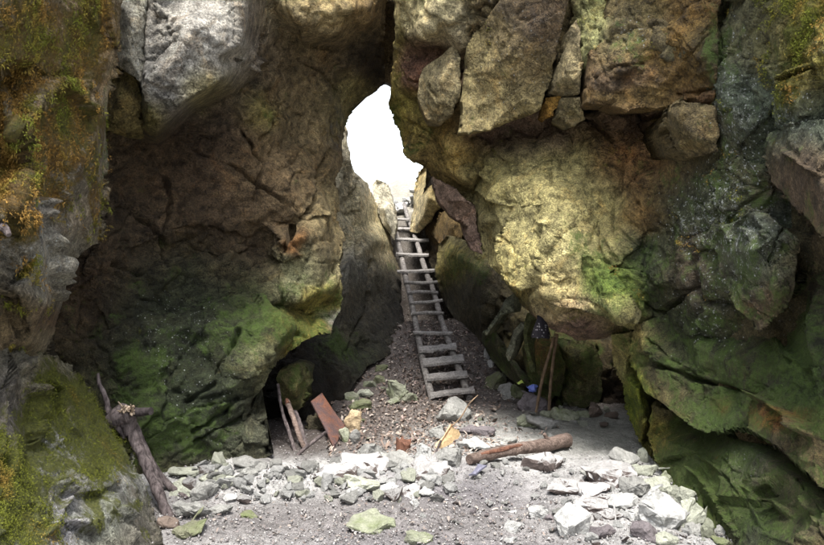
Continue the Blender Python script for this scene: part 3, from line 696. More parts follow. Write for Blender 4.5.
BL = dict(mat=ROCK, skirt=0.55, big=0.025, cell=(0.3, 0.1), amp=0.6)
def block(label, out, inn=(), cr=(), **k):
    kw = dict(BL); kw.update(k)
    o, d = relief('rock_block', out, inn, cr, **kw)
    tag(o, label, 'rock block', kw.get('group'))
    return o
block('large grey-brown block with a diagonal left edge, hanging top centre above the yellow overhang', [(458, 132, 5.95), (462, 92, 5.92), (467, 45, 5.78), (501, -2, 5.45), (530, -60, 5.25), (571, -60, 4.95), (568, 0, 5.05), (554, 60, 5.25), (547, 91, 5.42), (541, 109, 5.5), (515, 119, 5.65), (487, 127, 5.78)], [(500, 60, 5.5), (530, 30, 5.28), (520, 100, 5.52)],
      tones=[(500, 90, 40, (0.27, 0.23, 0.14)), (540, 20, 34, (0.075, 0.055, 0.04)), (500, 35, 14, (0.22, 0.18, 0.11)), (520, 60, 22, (0.12, 0.09, 0.055)), (475, 115, 20, (0.34, 0.29, 0.18))], base=(0.2, 0.17, 0.1), g_li=0.22, seed=31, jit=1.2, amp=0.45)
block('small brown wedge of rock left above the large grey-brown block', [(468, -60, 5.75), (524, -60, 5.4), (498, -2, 5.62), (468, 36, 5.9), (465, 12, 5.9)], [(480, -10, 5.7)], tones=[(480, 8, 30, (0.24, 0.19, 0.11))], seed=32)
block('pale rounded boulder wedged beside the crack, left of the large grey-brown block', [(419, 98, 6.4), (418, 80, 6.35), (424, 70, 6.3), (436, 60, 6.2), (452, 46, 6.05), (461, 58, 6.0), (460, 92, 6.05), (452, 110, 6.2), (441, 122, 6.35), (428, 119, 6.42)], [(440, 80, 6.02), (450, 65, 5.95), (436, 105, 6.2)],
      [([(428, 84), (440, 104), (452, 108)], 1.3, 0.05)], tones=[(440, 80, 40, (0.37, 0.32, 0.21))], g_li=0.2, seed=33, cell=(0.2, 0.08))
block('tall tapering sliver of rock with a pointed top, between the two large top blocks', [(576, 20, 5.12), (580, 30, 5.1), (582, 70, 5.1), (580, 94, 5.2), (566, 95, 5.32), (552, 91, 5.42), (555, 68, 5.35), (564, 44, 5.22), (571, 26, 5.14)], [(568, 70, 5.1)],
      tones=[(568, 60, 40, (0.24, 0.205, 0.13))], seed=34, skirt=0.4, amp=0.4, jit=0.9)
block('small orange-brown chock stone under the tapering sliver', [(546, 97, 5.55), (560, 96, 5.45), (555, 108, 5.47), (549, 117, 5.56), (543, 115, 5.6)], (), tones=[(552, 105, 20, (0.32, 0.2, 0.08))], seed=35, skirt=0.3, amp=0.4, jit=0.8)
block('squarish grey chock stone under the tapering sliver, right of the orange one', [(562, 98, 5.38), (580, 97, 5.24), (584, 119, 5.32), (570, 126, 5.48), (556, 117, 5.5)], [(571, 110, 5.34)], tones=[(570, 110, 20, (0.21, 0.18, 0.11))], seed=36, skirt=0.35, amp=0.4, jit=0.8)
block('broad rusty-brown block with a flat underside, top right beside the green wall', [(596, -60, 4.98), (606, 20, 4.98), (590, 52, 5.05), (587, 103, 5.07), (610, 106, 4.98), (632, 110, 4.86), (655, 107, 4.75), (673, 103, 4.66), (686, 97, 4.6), (714, 103, 4.42), (717, 68, 4.36), (720, 0, 4.32), (722, -60, 4.3)], [(640, 40, 4.7), (690, 50, 4.42), (690, 10, 4.45), (620, 70, 4.84), (660, 85, 4.66), (640, 95, 4.8)],
      [([(676, 98), (700, 92), (716, 88)], 1.6, 0.06), ([(600, 80), (615, 66), (638, 64)], 1.6, 0.05), ([(680, 66), (700, 44), (712, 30)], 1.4, 0.04)], tones=[(630, 30, 28, (0.14, 0.125, 0.075)), (625, 75, 22, (0.06, 0.045, 0.035)), (670, 50, 40, (0.125, 0.085, 0.04)), (710, 50, 20, DGREEN), (645, 98, (40, 8), (0.2, 0.15, 0.08)), (690, 98, (20, 6), (0.15, 0.09, 0.06))], base=(0.12, 0.085, 0.05),
      algae=[(712, 50, (12, 70), 0.6), (635, 35, 22, 0.45)], lichen=[(640, 32, 18, 0.65), (610, 25, 12, 0.3)], seed=37, amp=0.7, cell=(0.34, 0.1))
block('rounded olive-brown block below the right end of the rusty-brown block', [(673, 109, 4.72), (690, 105, 4.58), (714, 106, 4.42), (717, 150, 4.45), (700, 158, 4.6), (678, 150, 4.75), (669, 126, 4.78)], [(692, 128, 4.48)],
      tones=[(690, 125, 40, (0.125, 0.10, 0.055))], algae=[(705, 140, 20, 0.4)], lichen=[(712, 130, 12, 0.4)], seed=38)

# rock behind the right-hand recess
V_out = [(425, 150, 10.5), (480, 160, 9.6), (560, 200, 8.6), (690, 250, 8), (720, 440, 7), (560, 452, 7.3), (545, 412, 7.35), (537, 388, 7.8), (507, 372, 8.4), (480, 345, 9), (460, 322, 9.6), (443, 304, 10.3), (430, 262, 11.2), (426, 220, 11.5)]
V_in = [(500, 300, 8.6), (550, 340, 7.7), (570, 345, 7.6), (600, 360, 7.5), (470, 270, 9.8), (600, 395, 7.6), (540, 360, 7.75), (620, 350, 7.5), (455, 235, 10.4), (560, 320, 7.9)]
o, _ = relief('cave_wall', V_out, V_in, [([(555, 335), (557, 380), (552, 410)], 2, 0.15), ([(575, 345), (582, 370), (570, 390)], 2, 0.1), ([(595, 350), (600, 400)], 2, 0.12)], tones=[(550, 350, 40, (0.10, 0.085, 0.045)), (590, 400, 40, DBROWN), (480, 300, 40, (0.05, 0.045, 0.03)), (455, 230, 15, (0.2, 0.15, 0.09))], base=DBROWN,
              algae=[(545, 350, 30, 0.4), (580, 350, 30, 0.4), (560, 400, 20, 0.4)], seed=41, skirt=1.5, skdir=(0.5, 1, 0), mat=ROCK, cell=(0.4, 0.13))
tag(o, 'dark back wall of the recess under the yellow overhang', 'cave wall', kind='structure')
def boulder(label, out, inn=(), cr=(), name='boulder', cat='boulder', group=None, **k):
    kw = dict(BL); kw.update(k)
    o, d = relief(name, out, inn, cr, **kw); tag(o, label, cat, group)
    return o
boulder('dark mossy boulder wall right of the ladder, under the hanging rock fin', [(437, 268, 10.1), (440, 246, 10.2), (450, 236, 9.9), (462, 238, 9.4), (476, 240, 9.0), (490, 258, 8.7), (500, 280, 8.55), (508, 303, 8.6), (506, 332, 8.7), (482, 342, 9.0), (457, 322, 9.6), (443, 300, 10.1)], [(478, 268, 8.7), (458, 270, 9.4), (485, 310, 8.6), (465, 305, 9.2), (452, 252, 9.5)],
        tones=[(455, 262, 16, OLIVE), (480, 300, 30, (0.055, 0.05, 0.033)), (475, 252, 12, (0.16, 0.15, 0.08))], algae=[(455, 265, 18, 0.7), (480, 270, 15, 0.4)], seed=42, skirt=1.2, amp=0.8)
boulder('brown angular rock behind the hanging fin, above the dark mossy boulder', [(432, 232, 10.9), (440, 214, 10.6), (450, 206, 10.3), (468, 214, 9.9), (466, 232, 9.8), (458, 244, 9.9), (442, 246, 10.4)], [(452, 224, 10.0)], tones=[(452, 225, 30, (0.21, 0.155, 0.085))], seed=43, skirt=0.9)
boulder('ochre boulder right of the ladder top, lit by the opening', [(411, 232, 11.5), (413, 210, 11.6), (415, 192, 11.7), (421, 172, 11.7), (428, 162, 11.4), (440, 172, 11.0), (447, 190, 10.8), (443, 205, 10.6), (431, 222, 10.9), (419, 233, 11.2)], [(428, 195, 10.6), (424, 215, 10.8), (434, 185, 10.6)],
        tones=[(432, 200, 24, (0.46, 0.38, 0.22)), (416, 205, 14, (0.56, 0.51, 0.38))], seed=44, skirt=0.9, cell=(0.35, 0.12))  # paler left blob paints the opening's light on that side
boulder('purplish teardrop-shaped fin of rock hanging beside the ladder top', [(432, 176, 6.78), (441, 181, 6.68), (456, 189, 6.54), (470, 204, 6.45), (475, 219, 6.49), (473, 224, 6.54), (478, 240, 6.54), (481, 254, 6.54), (472, 250, 6.64), (466, 238, 6.68), (463, 226, 6.68), (449, 216, 6.73), (437, 200, 6.83)], [(455, 202, 6.51), (470, 236, 6.57)],
        name='rock_fin', cat='rock fin', tones=[(455, 200, 30, (0.25, 0.185, 0.15)), (474, 245, 12, (0.26, 0.19, 0.16))], seed=45, skirt=0.35, amp=0.4, cell=(0.4, 0.14))
boulder('pale block left of the ladder top, coloured pale for daylight', [(371, 186, 10.9), (377, 180, 10.9), (386, 184, 10.9), (392, 200, 10.8), (396, 222, 10.6), (394, 240, 10.4), (384, 228, 10.4), (376, 207, 10.6)], [(385, 207, 10.3), (390, 225, 10.3)],
        tones=[(385, 205, 30, (0.55, 0.52, 0.43))], seed=46, skirt=0.9, lichen=[(385, 215, 20, 0.3)], cell=(0.3, 0.12))  # pale tone stands in for daylight falling on the block

# slabs leaning under the overhang
def slab(label, out, inn, tone, **k):
    kw = dict(mat=ROCK, skirt=0.22, big=0.015, cell=(0.25, 0.09), amp=0.45, jit=0.8, skdir=(0.6, 1, 0))
    kw.update(k)
    o, d = relief('rock_slab', out, inn, tones=[(520, 330, 80, tone)], base=tone, **kw)
    tag(o, label, 'rock slab', kw.get('group'))
slab('grey-green slab leaning highest in the recess, tucked against the overhang', [(514, 292, 7.35), (513, 312, 7.3), (500, 315, 7.45), (486, 336, 7.6), (484, 334, 7.6), (497, 314, 7.5), (505, 299, 7.42)], [(507, 305, 7.3)], (0.20, 0.21, 0.165), seed=51, amp=0.2, jit=0.4)
slab('long pale slab leaning left against the mossy boulder in the recess', [(521, 322, 7.15), (526, 327, 7.1), (518, 334, 7.12), (514, 350, 7.2), (509, 362, 7.3), (505, 355, 7.35), (510, 341, 7.3), (513, 330, 7.22)], [(514, 340, 7.15)], (0.25, 0.255, 0.205), seed=52, amp=0.2, jit=0.4)
slab('narrow mossy slab right of the long pale slab in the recess', [(527, 313, 7.1), (536, 315, 7.1), (530, 325, 7.05), (526, 335, 7.05), (530, 352, 7.1), (536, 372, 7.2), (531, 372, 7.25), (525, 352, 7.15), (522, 334, 7.12)], [], (0.13, 0.14, 0.08), g_al=0.3, seed=53, amp=0.2, jit=0.4)
boulder('dark mossy boulder at the left foot of the leaning slabs', [(485, 333, 7.9), (497, 331, 7.8), (506, 345, 7.7), (511, 362, 7.6), (524, 372, 7.5), (538, 391, 7.4), (520, 388, 7.6), (504, 372, 7.9), (491, 356, 8.1), (485, 345, 8.1)], [(500, 350, 7.7), (520, 378, 7.4)], tones=[(500, 350, 30, (0.06, 0.06, 0.035))], g_al=0.45, seed=54, skirt=0.6)
boulder('brown and green mossy boulder under the black mesh bag', [(531, 340, 7.3), (545, 336, 7.25), (556, 345, 7.2), (562, 365, 7.2), (560, 392, 7.25), (548, 404, 7.3), (538, 392, 7.35), (528, 372, 7.4), (526, 352, 7.4)], [(545, 355, 7.05), (545, 380, 7.1)], tones=[(545, 350, 20, (0.15, 0.10, 0.045)), (550, 385, 20, (0.06, 0.065, 0.03))], g_al=0.5, seed=55, skirt=0.6)
boulder('mossy hump of rock in the recess right of the sticks', [(556, 338, 7.4), (575, 342, 7.25), (592, 346, 7.2), (600, 365, 7.2), (598, 395, 7.3), (580, 405, 7.35), (563, 400, 7.4), (560, 370, 7.4)], [(577, 362, 7.05), (585, 385, 7.15)], tones=[(577, 360, 30, (0.10, 0.095, 0.045))], g_al=0.45, seed=56, skirt=0.6)

# hole at the foot of the left wall
boulder('mossy tongue of rock hanging inside the low hole in the left wall', [(279, 372, 6.2), (296, 366, 6.3), (308, 372, 6.4), (305, 392, 6.4), (299, 408, 6.35), (290, 412, 6.3), (284, 400, 6.25)], [(294, 388, 6.1)], name='rock_tongue', cat='rock', tones=[(292, 392, 30, (0.13, 0.12, 0.06))], g_al=0.5, seed=57, skirt=0.7)
boulder('dark block at the back of the low hole, left of the rusty plate', [(310, 432, 6.4), (312, 420, 6.4), (320, 417, 6.45), (325, 425, 6.45), (326, 441, 6.4), (316, 447, 6.35)], [(318, 430, 6.25)], tones=[(318, 430, 20, (0.11, 0.10, 0.07))], seed=58, skirt=0.3)

# near mossy cliff, left
W_out = [(-330, -160, 1.7), (60, -160, 3.6), (119, -160, 4.4), (119, 0, 4.45), (114, 58, 4.45), (110, 85, 4.5), (108, 119, 4.5), (105, 146, 4.5), (107, 185, 4.45), (104, 225, 4.45), (100, 242, 4.45), (92, 246, 4.3), (80, 252, 4.25), (70, 265, 4.2), (65, 292, 4.15), (56, 330, 4.1), (44, 360, 4.0), (30, 420, 3.8), (-100, 480, 2.9), (-330, 480, 1.7)]
W_in = [(0, -100, 3.2), (0, 0, 3.1), (40, 0, 3.5), (80, 0, 3.95), (105, 0, 4.2), (0, 60, 3.1), (12, 75, 3.5), (14, 95, 3.5), (2, 80, 3.4), (30, 60, 3.4), (60, 80, 3.75), (90, 80, 4.1), (20, 130, 3.2), (8, 125, 3.15), (6, 165, 3.4), (30, 170, 3.3), (60, 150, 3.65), (90, 160, 4.0), (100, 120, 4.2), (10, 210, 3.05), (30, 220, 3.2), (60, 210, 3.75), (48, 240, 3.55), (86, 220, 4.1), (40, 260, 3.3), (20, 290, 3.1), (5, 290, 3.2), (45, 300, 3.4), (55, 280, 3.75), (30, 340, 3.5), (0, 345, 3.3)]
W_cr = [([(-5, 65), (14, 78), (16, 98)], 2.5, 0.1), ([(0, 150), (8, 168), (0, 185)], 2.5, 0.1), ([(48, 200), (52, 240), (56, 300)], 2.2, 0.1), ([(20, 110), (30, 170), (32, 210)], 2.0, 0.06), ([(0, 290), (16, 300), (22, 340)], 2.5, 0.1), ([(62, 100), (66, 160), (70, 200)], 2, 0.05)]
W_tone = [(50, 60, 60, (0.27, 0.225, 0.16)), (80, 40, 30, (0.26, 0.19, 0.12)), (10, 85, (14, 18), (0.13, 0.10, 0.06)), (4, 165, 12, DBROWN), (40, 180, 40, (0.25, 0.24, 0.22)), (40, 270, 30, (0.24, 0.23, 0.20)), (10, 310, 25, (0.13, 0.10, 0.06)), (80, 200, 25, (0.17, 0.14, 0.10)), (50, 320, 12, (0.12, 0.08, 0.055)), (0, 340, 20, (0.15, 0.12, 0.08))]
W_mo = [(60, 90, (60, 130), 0.27), (20, 10, (30, 40), 0.6), (90, 20, (26, 60), 0.5), (40, 60, 30, 0.4), (30, 140, (40, 22), 0.6), (8, 220, (20, 40), 0.65), (95, 150, (12, 60), 0.42), (70, 120, (14, 40), 0.35), (60, 200, 20, 0.35), (45, 160, 30, 0.3), (20, 185, 25, 0.35), (98, 225, (8, 20), 0.4), (35, 270, 12, 0.3), (-60, 100, 80, 0.5)]
cliff, WC = relief('mossy_cliff', W_out, W_in, W_cr, W_tone, (0.19, 0.17, 0.13), [(30, 200, 60, 0.2), (110, 150, (6, 90), 0.35)], [(40, 180, 60, 0.5), (40, 260, 30, 0.6), (60, 60, 50, 0.3)], W_mo, gold=0.56, calm=[(100, 215, (22, 70), 0.7), (80, 262, 28, 0.7), (62, 300, (15, 40), 0.6), (106, 120, (8, 60), 0.4)], seed=61, amp=0.9, big=0.05, cell=(0.3, 0.1), skirt=1.4, skdir=(-1, 0.5, 0), mat=ROCK, stretch=((1.3, 0, 0.2), (0.2, 1.3, 0), (0, 0.1, 0.8)))
tag(cliff, 'near cliff at the left edge, hung with golden moss', 'cliff', kind='structure')

B_out = [(-330, 330, 1.8), (-60, 335, 3.0), (0, 350, 3.4), (24, 356, 3.7), (44, 357, 4.0), (68, 362, 4.3), (82, 382, 4.3), (95, 401, 4.3), (112, 438, 4.3), (128, 462, 4.25), (143, 483, 4.2), (153, 510, 4.15), (158, 528, 4.08), (166, 570, 3.7), (160, 640, 3.2), (-330, 700, 1.5)]
B_in = [(0, 400, 3.1), (14, 378, 3.3), (16, 440, 3.0), (36, 380, 3.75), (60, 390, 3.95), (50, 430, 3.6), (80, 440, 3.85), (100, 470, 3.85), (60, 470, 3.4), (90, 500, 3.55), (125, 490, 3.95), (130, 515, 3.8), (146, 530, 3.9), (60, 520, 3.1), (20, 490, 2.9), (0, 545, 2.6), (110, 540, 3.4), (100, 520, 3.35), (66, 500, 3.35), (30, 430, 3.4), (45, 400, 3.8), (26, 445, 3.3)]
bank, WB = relief('mossy_bank', B_out, B_in, [([(8, 345), (30, 400), (30, 440)], 2.5, 0.1), ([(52, 480), (64, 500), (60, 520), (44, 535)], 2.2, 0.06), ([(100, 500), (120, 520), (130, 545)], 2.0, 0.06), ([(30, 445), (50, 450)], 2, 0.05)],
                  [(10, 410, 25, (0.12, 0.11, 0.10)), (45, 385, 20, (0.13, 0.12, 0.08)), (60, 455, 18, (0.36, 0.36, 0.35)), (55, 520, 22, (0.42, 0.41, 0.42)), (105, 515, 20, (0.30, 0.31, 0.27)), (135, 525, 20, (0.18, 0.17, 0.15)), (120, 485, 20, GREY), (86, 435, 14, GREY), (20, 510, 30, (0.12, 0.13, 0.11))], (0.17, 0.16, 0.13),
                  [(30, 520, 40, 0.35), (120, 470, 30, 0.3)], [(60, 460, 30, 0.5), (55, 520, 25, 0.35), (110, 510, 30, 0.4)], [(45, 400, (22, 38), 0.85), (92, 420, (26, 30), 0.85), (110, 460, (30, 24), 0.75), (20, 480, 40, 0.75), (84, 480, 20, 0.6), (98, 515, 18, 0.65), (30, 530, 35, 0.6), (140, 500, 14, 0.5), (150, 530, 10, 0.5), (78, 388, 14, 0.6), (60, 440, 15, 0.35), (-50, 450, 60, 0.7)],
                  gold=0.28, seed=62, amp=0.75, big=0.06, cell=(0.34, 0.12), skirt=1.5, skdir=(-1, 0.6, -0.2), mat=ROCK)
tag(bank, 'mossy rock bank at the lower left below the cliff', 'rock bank', kind='structure')

# unseen rock masses round the cave, added above and behind to block light
HILLM = mat_stone('hill_rock', (0.1, 0.085, 0.06))
def hull(name, lo, hi, label):
    bm = bmesh.new()
    bmesh.ops.create_cube(bm, size=1)
    for v in bm.verts: v.co = [lo[k] + (v.co[k] + .5) * (hi[k] - lo[k]) for k in range(3)]
    bmesh.ops.subdivide_edges(bm, edges=bm.edges[:], cuts=14, use_grid_fill=True)
    P = np.array([v.co[:] for v in bm.verts])
    d = np.stack([fbm(P * 0.8 + 7 * k, 4, 70 + k) for k in range(3)], 1) * 0.35
    for v, q in zip(bm.verts, P + d): v.co = q
    me = bpy.data.meshes.new(name); bm.to_mesh(me); bm.free()
    me.materials.append(HILLM)
    o = bpy.data.objects.new(name, me); COL.objects.link(o); tag(o, label, 'hill', kind='structure')
hull('hill', (-10, 2.2, -1.5), (-3.1, 12.5, 6.5), 'unseen light-blocking rock mass left of the cave')
hull('hill', (-8, 9.9, -1.0), (-1.55, 12.6, 6.5), 'unseen light-blocking rock mass behind the left cave wall')
hull('hill', (3.3, 1.0, -1.5), (10, 12.5, 6.5), 'unseen light-blocking rock mass right of the cave')
hull('hill', (1.2, 11.0, -1.0), (8, 13.0, 6.5), 'unseen light-blocking rock mass behind the right recess')
hull('hill', (-8, 7.3, 4.75), (8, 8.5, 5.5), 'unseen light-blocking rock mass over the cave roof')
# ---------------------------------------------------------------- ground
GR = [None]
def ground_h(X, Y):
    """floor height of the gully"""
    X = np.asarray(X, float); Y = np.asarray(Y, float)
    shp = X.shape
    x = X.ravel(); y = Y.ravel()
    def ss(a, b, t):
        t = np.clip((t - a) / (b - a), 0, 1); return t * t * (3 - 2 * t)
    z = 0.36 * np.clip(y - 7.7, 0, 1.7) * ss(-1.4, -0.2, x) * (1 - ss(1.0, 2.0, x) * 0.8)
    z = z - 0.5 * ss(9.7, 10.2, y) + 1.82 * ss(11.3, 12.0, y)
    z = z + 0.40 * np.clip(y - 11.9, 0, 3.0)
    z = z - 0.25 * np.clip(y - 15.2, 0, 40)
    # rubble ridge and the levelled bench right of the stump
    z = z + 0.085 * np.exp(-((y - 5.05 - 0.1 * x) / 0.26) ** 2) * ss(-2.0, -1.3, x) * (1 - ss(0.4, 0.9, x))
    z = z + 0.07 * np.exp(-((x - 1.0) / 0.75) ** 2 - ((y - 6.4) / 0.8) ** 2)
    z = z + 0.10 * np.exp(-((x - 1.35) / 0.35) ** 2 - ((y - 4.6) / 0.6) ** 2)
    z = z - 0.05 * np.exp(-((x + 0.1) / 0.7) ** 2 - ((y - 6.6) / 0.6) ** 2)
    p = np.stack([x, y, np.zeros_like(x)], 1)
    z = z + 6.0 * ss(-2.5, -9, y)  # unseen rise behind the camera, added to cut low sky light
    far = np.clip((np.hypot(x, y - 6) - 8) / 20, 0, 1)
    z = z + 0.05 * fbm(p * 0.9, 3, 201) + 0.035 * fbm(p * 3.1, 4, 202) + far * 2.5 * fbm(p * 0.08, 3, 203)
    return z.reshape(shp)

def build_ground():
    def axis(lo, hi, a, b, s):
        c = list(np.arange(lo, hi, s))
        L = []; x = lo; st = s
        while x > a:
            st *= 1.35; x -= st; L.append(x)
        R = []; x = c[-1]; st = s
        while x < b:
            st *= 1.35; x += st; R.append(x)
        return np.array(L[::-1] + c + R)
    xs = axis(-2.3, 2.4, -150, 150, 0.016)
    ys = axis(3.3, 10.2, -150, 220, 0.018)
    X, Y = np.meshgrid(xs, ys)
    Z = ground_h(X, Y)
    p = np.stack([X.ravel(), Y.ravel(), np.zeros(X.size)], 1)
    m = ((X > -2.5) & (X < 2.6) & (Y > 3.0) & (Y < 10.5)).ravel()
    d = np.zeros(X.size)
    pm = p[m]
    d[m] = 0.035 * np.maximum(0, facet(pm, 0.11, 220, 0.5, 0.5, 0.05)) * 1.0 + 0.018 * fbm(pm * 12, 3, 221) + 0.010 * fbm(pm * 34, 2, 222)
    P = np.stack([X.ravel(), Y.ravel(), Z.ravel() + d], 1)
    idx = np.arange(X.size).reshape(X.shape)
    q = np.stack([idx[:-1, :-1], idx[:-1, 1:], idx[1:, 1:], idx[1:, :-1]], -1).reshape(-1, 4)
    o = mesh_obj('ground', P, q, mat_ground(), smooth=True, origin=(0, 0, 0))
    x, y = P[:, 0], P[:, 1]
    j = 0.18 * fbm(p * 2.5, 4, 230); j2 = 0.18 * fbm(p * 2.5 + 9, 4, 231)
    x = x + j; y = y + j2
    LIME = np.array((0.37, 0.365, 0.355)); DIRT = np.array((0.105, 0.085, 0.075)); GRIT = np.array((0.165, 0.153, 0.15)); DAMP = np.array((0.105, 0.095, 0.105)); BENCH = np.array((0.25, 0.25, 0.215))
    acc = np.repeat(LIME[None] * 0.15, len(x), 0); ws = np.full(len(x), 0.15)
    def add(cx, cy, rx, ry, c, s=1.0):
        nonlocal acc, ws
        w = s * np.exp(-((x - cx) / rx) ** 2 - ((y - cy) / ry) ** 2)
        acc = acc + w[:, None] * c; ws = ws + w
    add(-0.2, 7.2, 0.8, 1.1, DIRT, 2.0); add(0.5, 8.8, 1.2, 1.2, DIRT * 0.9, 2.0); add(-0.7, 6.2, 0.5, 0.5, DIRT, 1.5); add(0.3, 11, 1.5, 1.2, DIRT * 0.7, 2)
    add(-0.9, 4.95, 0.75, 0.28, LIME * 1.1, 2.6); add(0.0, 5.3, 0.8, 0.35, LIME * 1.05, 1.5); add(0.6, 6.0, 0.6, 0.5, LIME, 1.3); add(1.4, 6.3, 0.8, 0.7, BENCH, 1.6)
    add(-0.6, 4.3, 0.9, 0.3, GRIT, 1.5); add(0.35, 4.75, 0.55, 0.4, DAMP, 1.8); add(0.2, 4.15, 0.9, 0.3, GRIT, 1.2); add(1.2, 4.6, 0.5, 0.6, LIME, 1.4); add(0.9, 5.2, 0.5, 0.3, LIME, 1.2); add(0.2, 3.9, 0.6, 0.15, DAMP, 0.8)
    add(-0.95, 6.6, 0.38, 0.75, DIRT * 0.35, 6); add(1.6, 7.6, 0.6, 0.35, DIRT * 0.6, 2)  # floor of the low hole darkened in colour to deepen its shade
    add(0, 14.5, 3, 1.8, np.array((0.30, 0.28, 0.23)), 5); add(0, 11.0, 2, 0.9, np.array((0.05, 0.04, 0.035)), 6)  # dark step under the upper ladder has the void's shade painted in
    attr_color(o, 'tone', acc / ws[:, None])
    tag(o, 'trodden floor of lime dust, grit and brown earth', 'ground', kind='structure')
    return o
GROUND = build_ground()

def on_ground(u, v):
    """where the sight line of a photo pixel meets the floor"""
    y = np.linspace(3.0, 14, 1400)
    x = (u - CU) / F * y; z = CH - (v - CV) / F * y
    g = ground_h(x, y)
    k = np.argmax(z <= g)
    return float(x[k]), float(y[k]), float(g[k])

# ---------------------------------------------------------------- loose stones
def stone_mesh(seed, w, d, h, n=16, detail=2, boxy=0.55):
    r = np.random.default_rng(seed)
    pts = r.normal(size=(n, 3)); pts /= np.linalg.norm(pts, axis=1, keepdims=True)
    mx = np.abs(pts).max(1, keepdims=True)
    pts = pts * (1 - boxy) + boxy * pts / mx * 0.9
    pts *= r.uniform(0.8, 1.05, (n, 1))
    a = r.uniform(0, math.pi * 2)
    R = np.array(((math.cos(a), -math.sin(a), 0), (math.sin(a), math.cos(a), 0), (0, 0, 1)))
    sh = np.array(((1, 0, r.uniform(-.25, .25)), (0, 1, r.uniform(-.25, .25)), (r.uniform(-.2, .2), r.uniform(-.2, .2), 1)))
    pts = pts @ R.T @ sh.T
    pts -= (pts.max(0) + pts.min(0)) / 2
    pts *= np.array((w, d, h)) / (pts.max(0) - pts.min(0))
    bm = bmesh.new()
    for p in pts: bm.verts.new(p)
    res = bmesh.ops.convex_hull(bm, input=bm.verts[:])
    for v in [v for v in bm.verts if not v.link_faces]: bm.verts.remove(v)
    s = (w * d * h) ** (1 / 3)
    bmesh.ops.bevel(bm, geom=bm.edges[:], offset=0.035 * s, segments=1, affect='EDGES', profile=0.5)
    bmesh.ops.triangulate(bm, faces=bm.faces[:])
    for k in range(detail):
        big = [e for e in bm.edges if e.calc_length() > (0.34, 0.17, 0.10)[k] * s]
        bmesh.ops.subdivide_edges(bm, edges=big, cuts=1)
        bmesh.ops.triangulate(bm, faces=[f for f in bm.faces if len(f.verts) > 3])
    bm.normal_update()
    P = np.array([v.co[:] for v in bm.verts]); Nn = np.array([v.normal[:] for v in bm.verts])
    q = P + seed * 3.7
    hh = 0.22 * facet(q, 0.45 * s, seed % 97, 0.7, 0.5, 0.15) + 0.05 * s * fbm(q / s * 4.5, 3, seed % 91)
    P = P + Nn * hh[:, None]
    Fc = [[v.index for v in f.verts] for f in bm.faces]
    bm.free()
    return P, Fc

STM = {'white': mat_stone('stone_white', (0.40, 0.40, 0.385)), 'grey': mat_stone('stone_grey', (0.27, 0.268, 0.25)), 'green': mat_stone('stone_green', (0.27, 0.28, 0.21), algae=0.4),
       'palegreen': mat_stone('stone_pale_green', (0.36, 0.37, 0.30), algae=0.0), 'dark': mat_stone('stone_dark', (0.17, 0.15, 0.155)), 'brown': mat_stone('stone_brown', (0.18, 0.14, 0.115)),
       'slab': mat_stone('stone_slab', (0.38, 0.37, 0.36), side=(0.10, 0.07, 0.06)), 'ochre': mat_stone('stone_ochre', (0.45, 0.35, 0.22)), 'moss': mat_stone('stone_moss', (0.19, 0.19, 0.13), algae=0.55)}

def stone(u, v, w, h, kind, label, seed, group=None, lift=0.0, depth=None, flat=None, tilt=0.15, name='stone', detail=2):
    """u, v: middle of its foot in the photo; w, h: size in the photo"""
    x, y, z = on_ground(u, v - 1)
    s = y / F
    W = w * s * 1.2; H = h * s * 1.2
    # a stone seen from above shows part of its top: its own height is less than what it covers
    D = depth if depth else 0.85 * W
    look = math.atan2(CH - z, y)
    hh = max(0.34 * W, (H - D * math.sin(look)) / math.cos(look)) if flat is None else flat * W
    hh = max(hh, 0.35 * H)
    P, Fc = stone_mesh(seed, W * 1.05, D, hh * 1.25, n=14 + seed % 7, detail=detail)
    r = random.Random(seed)
    M = np.array((Matrix.Rotation(r.uniform(-tilt, tilt), 3, 'X') @ Matrix.Rotation(r.uniform(-tilt, tilt), 3, 'Y')))
    P = P @ M.T
    o = mesh_obj(name, P, Fc, STM[kind], origin=(0, 0, 0))
    o.location = (x, y + D * 0.4, z + hh * 0.34 + lift)
    tag(o, label, 'stone', group)
    return o

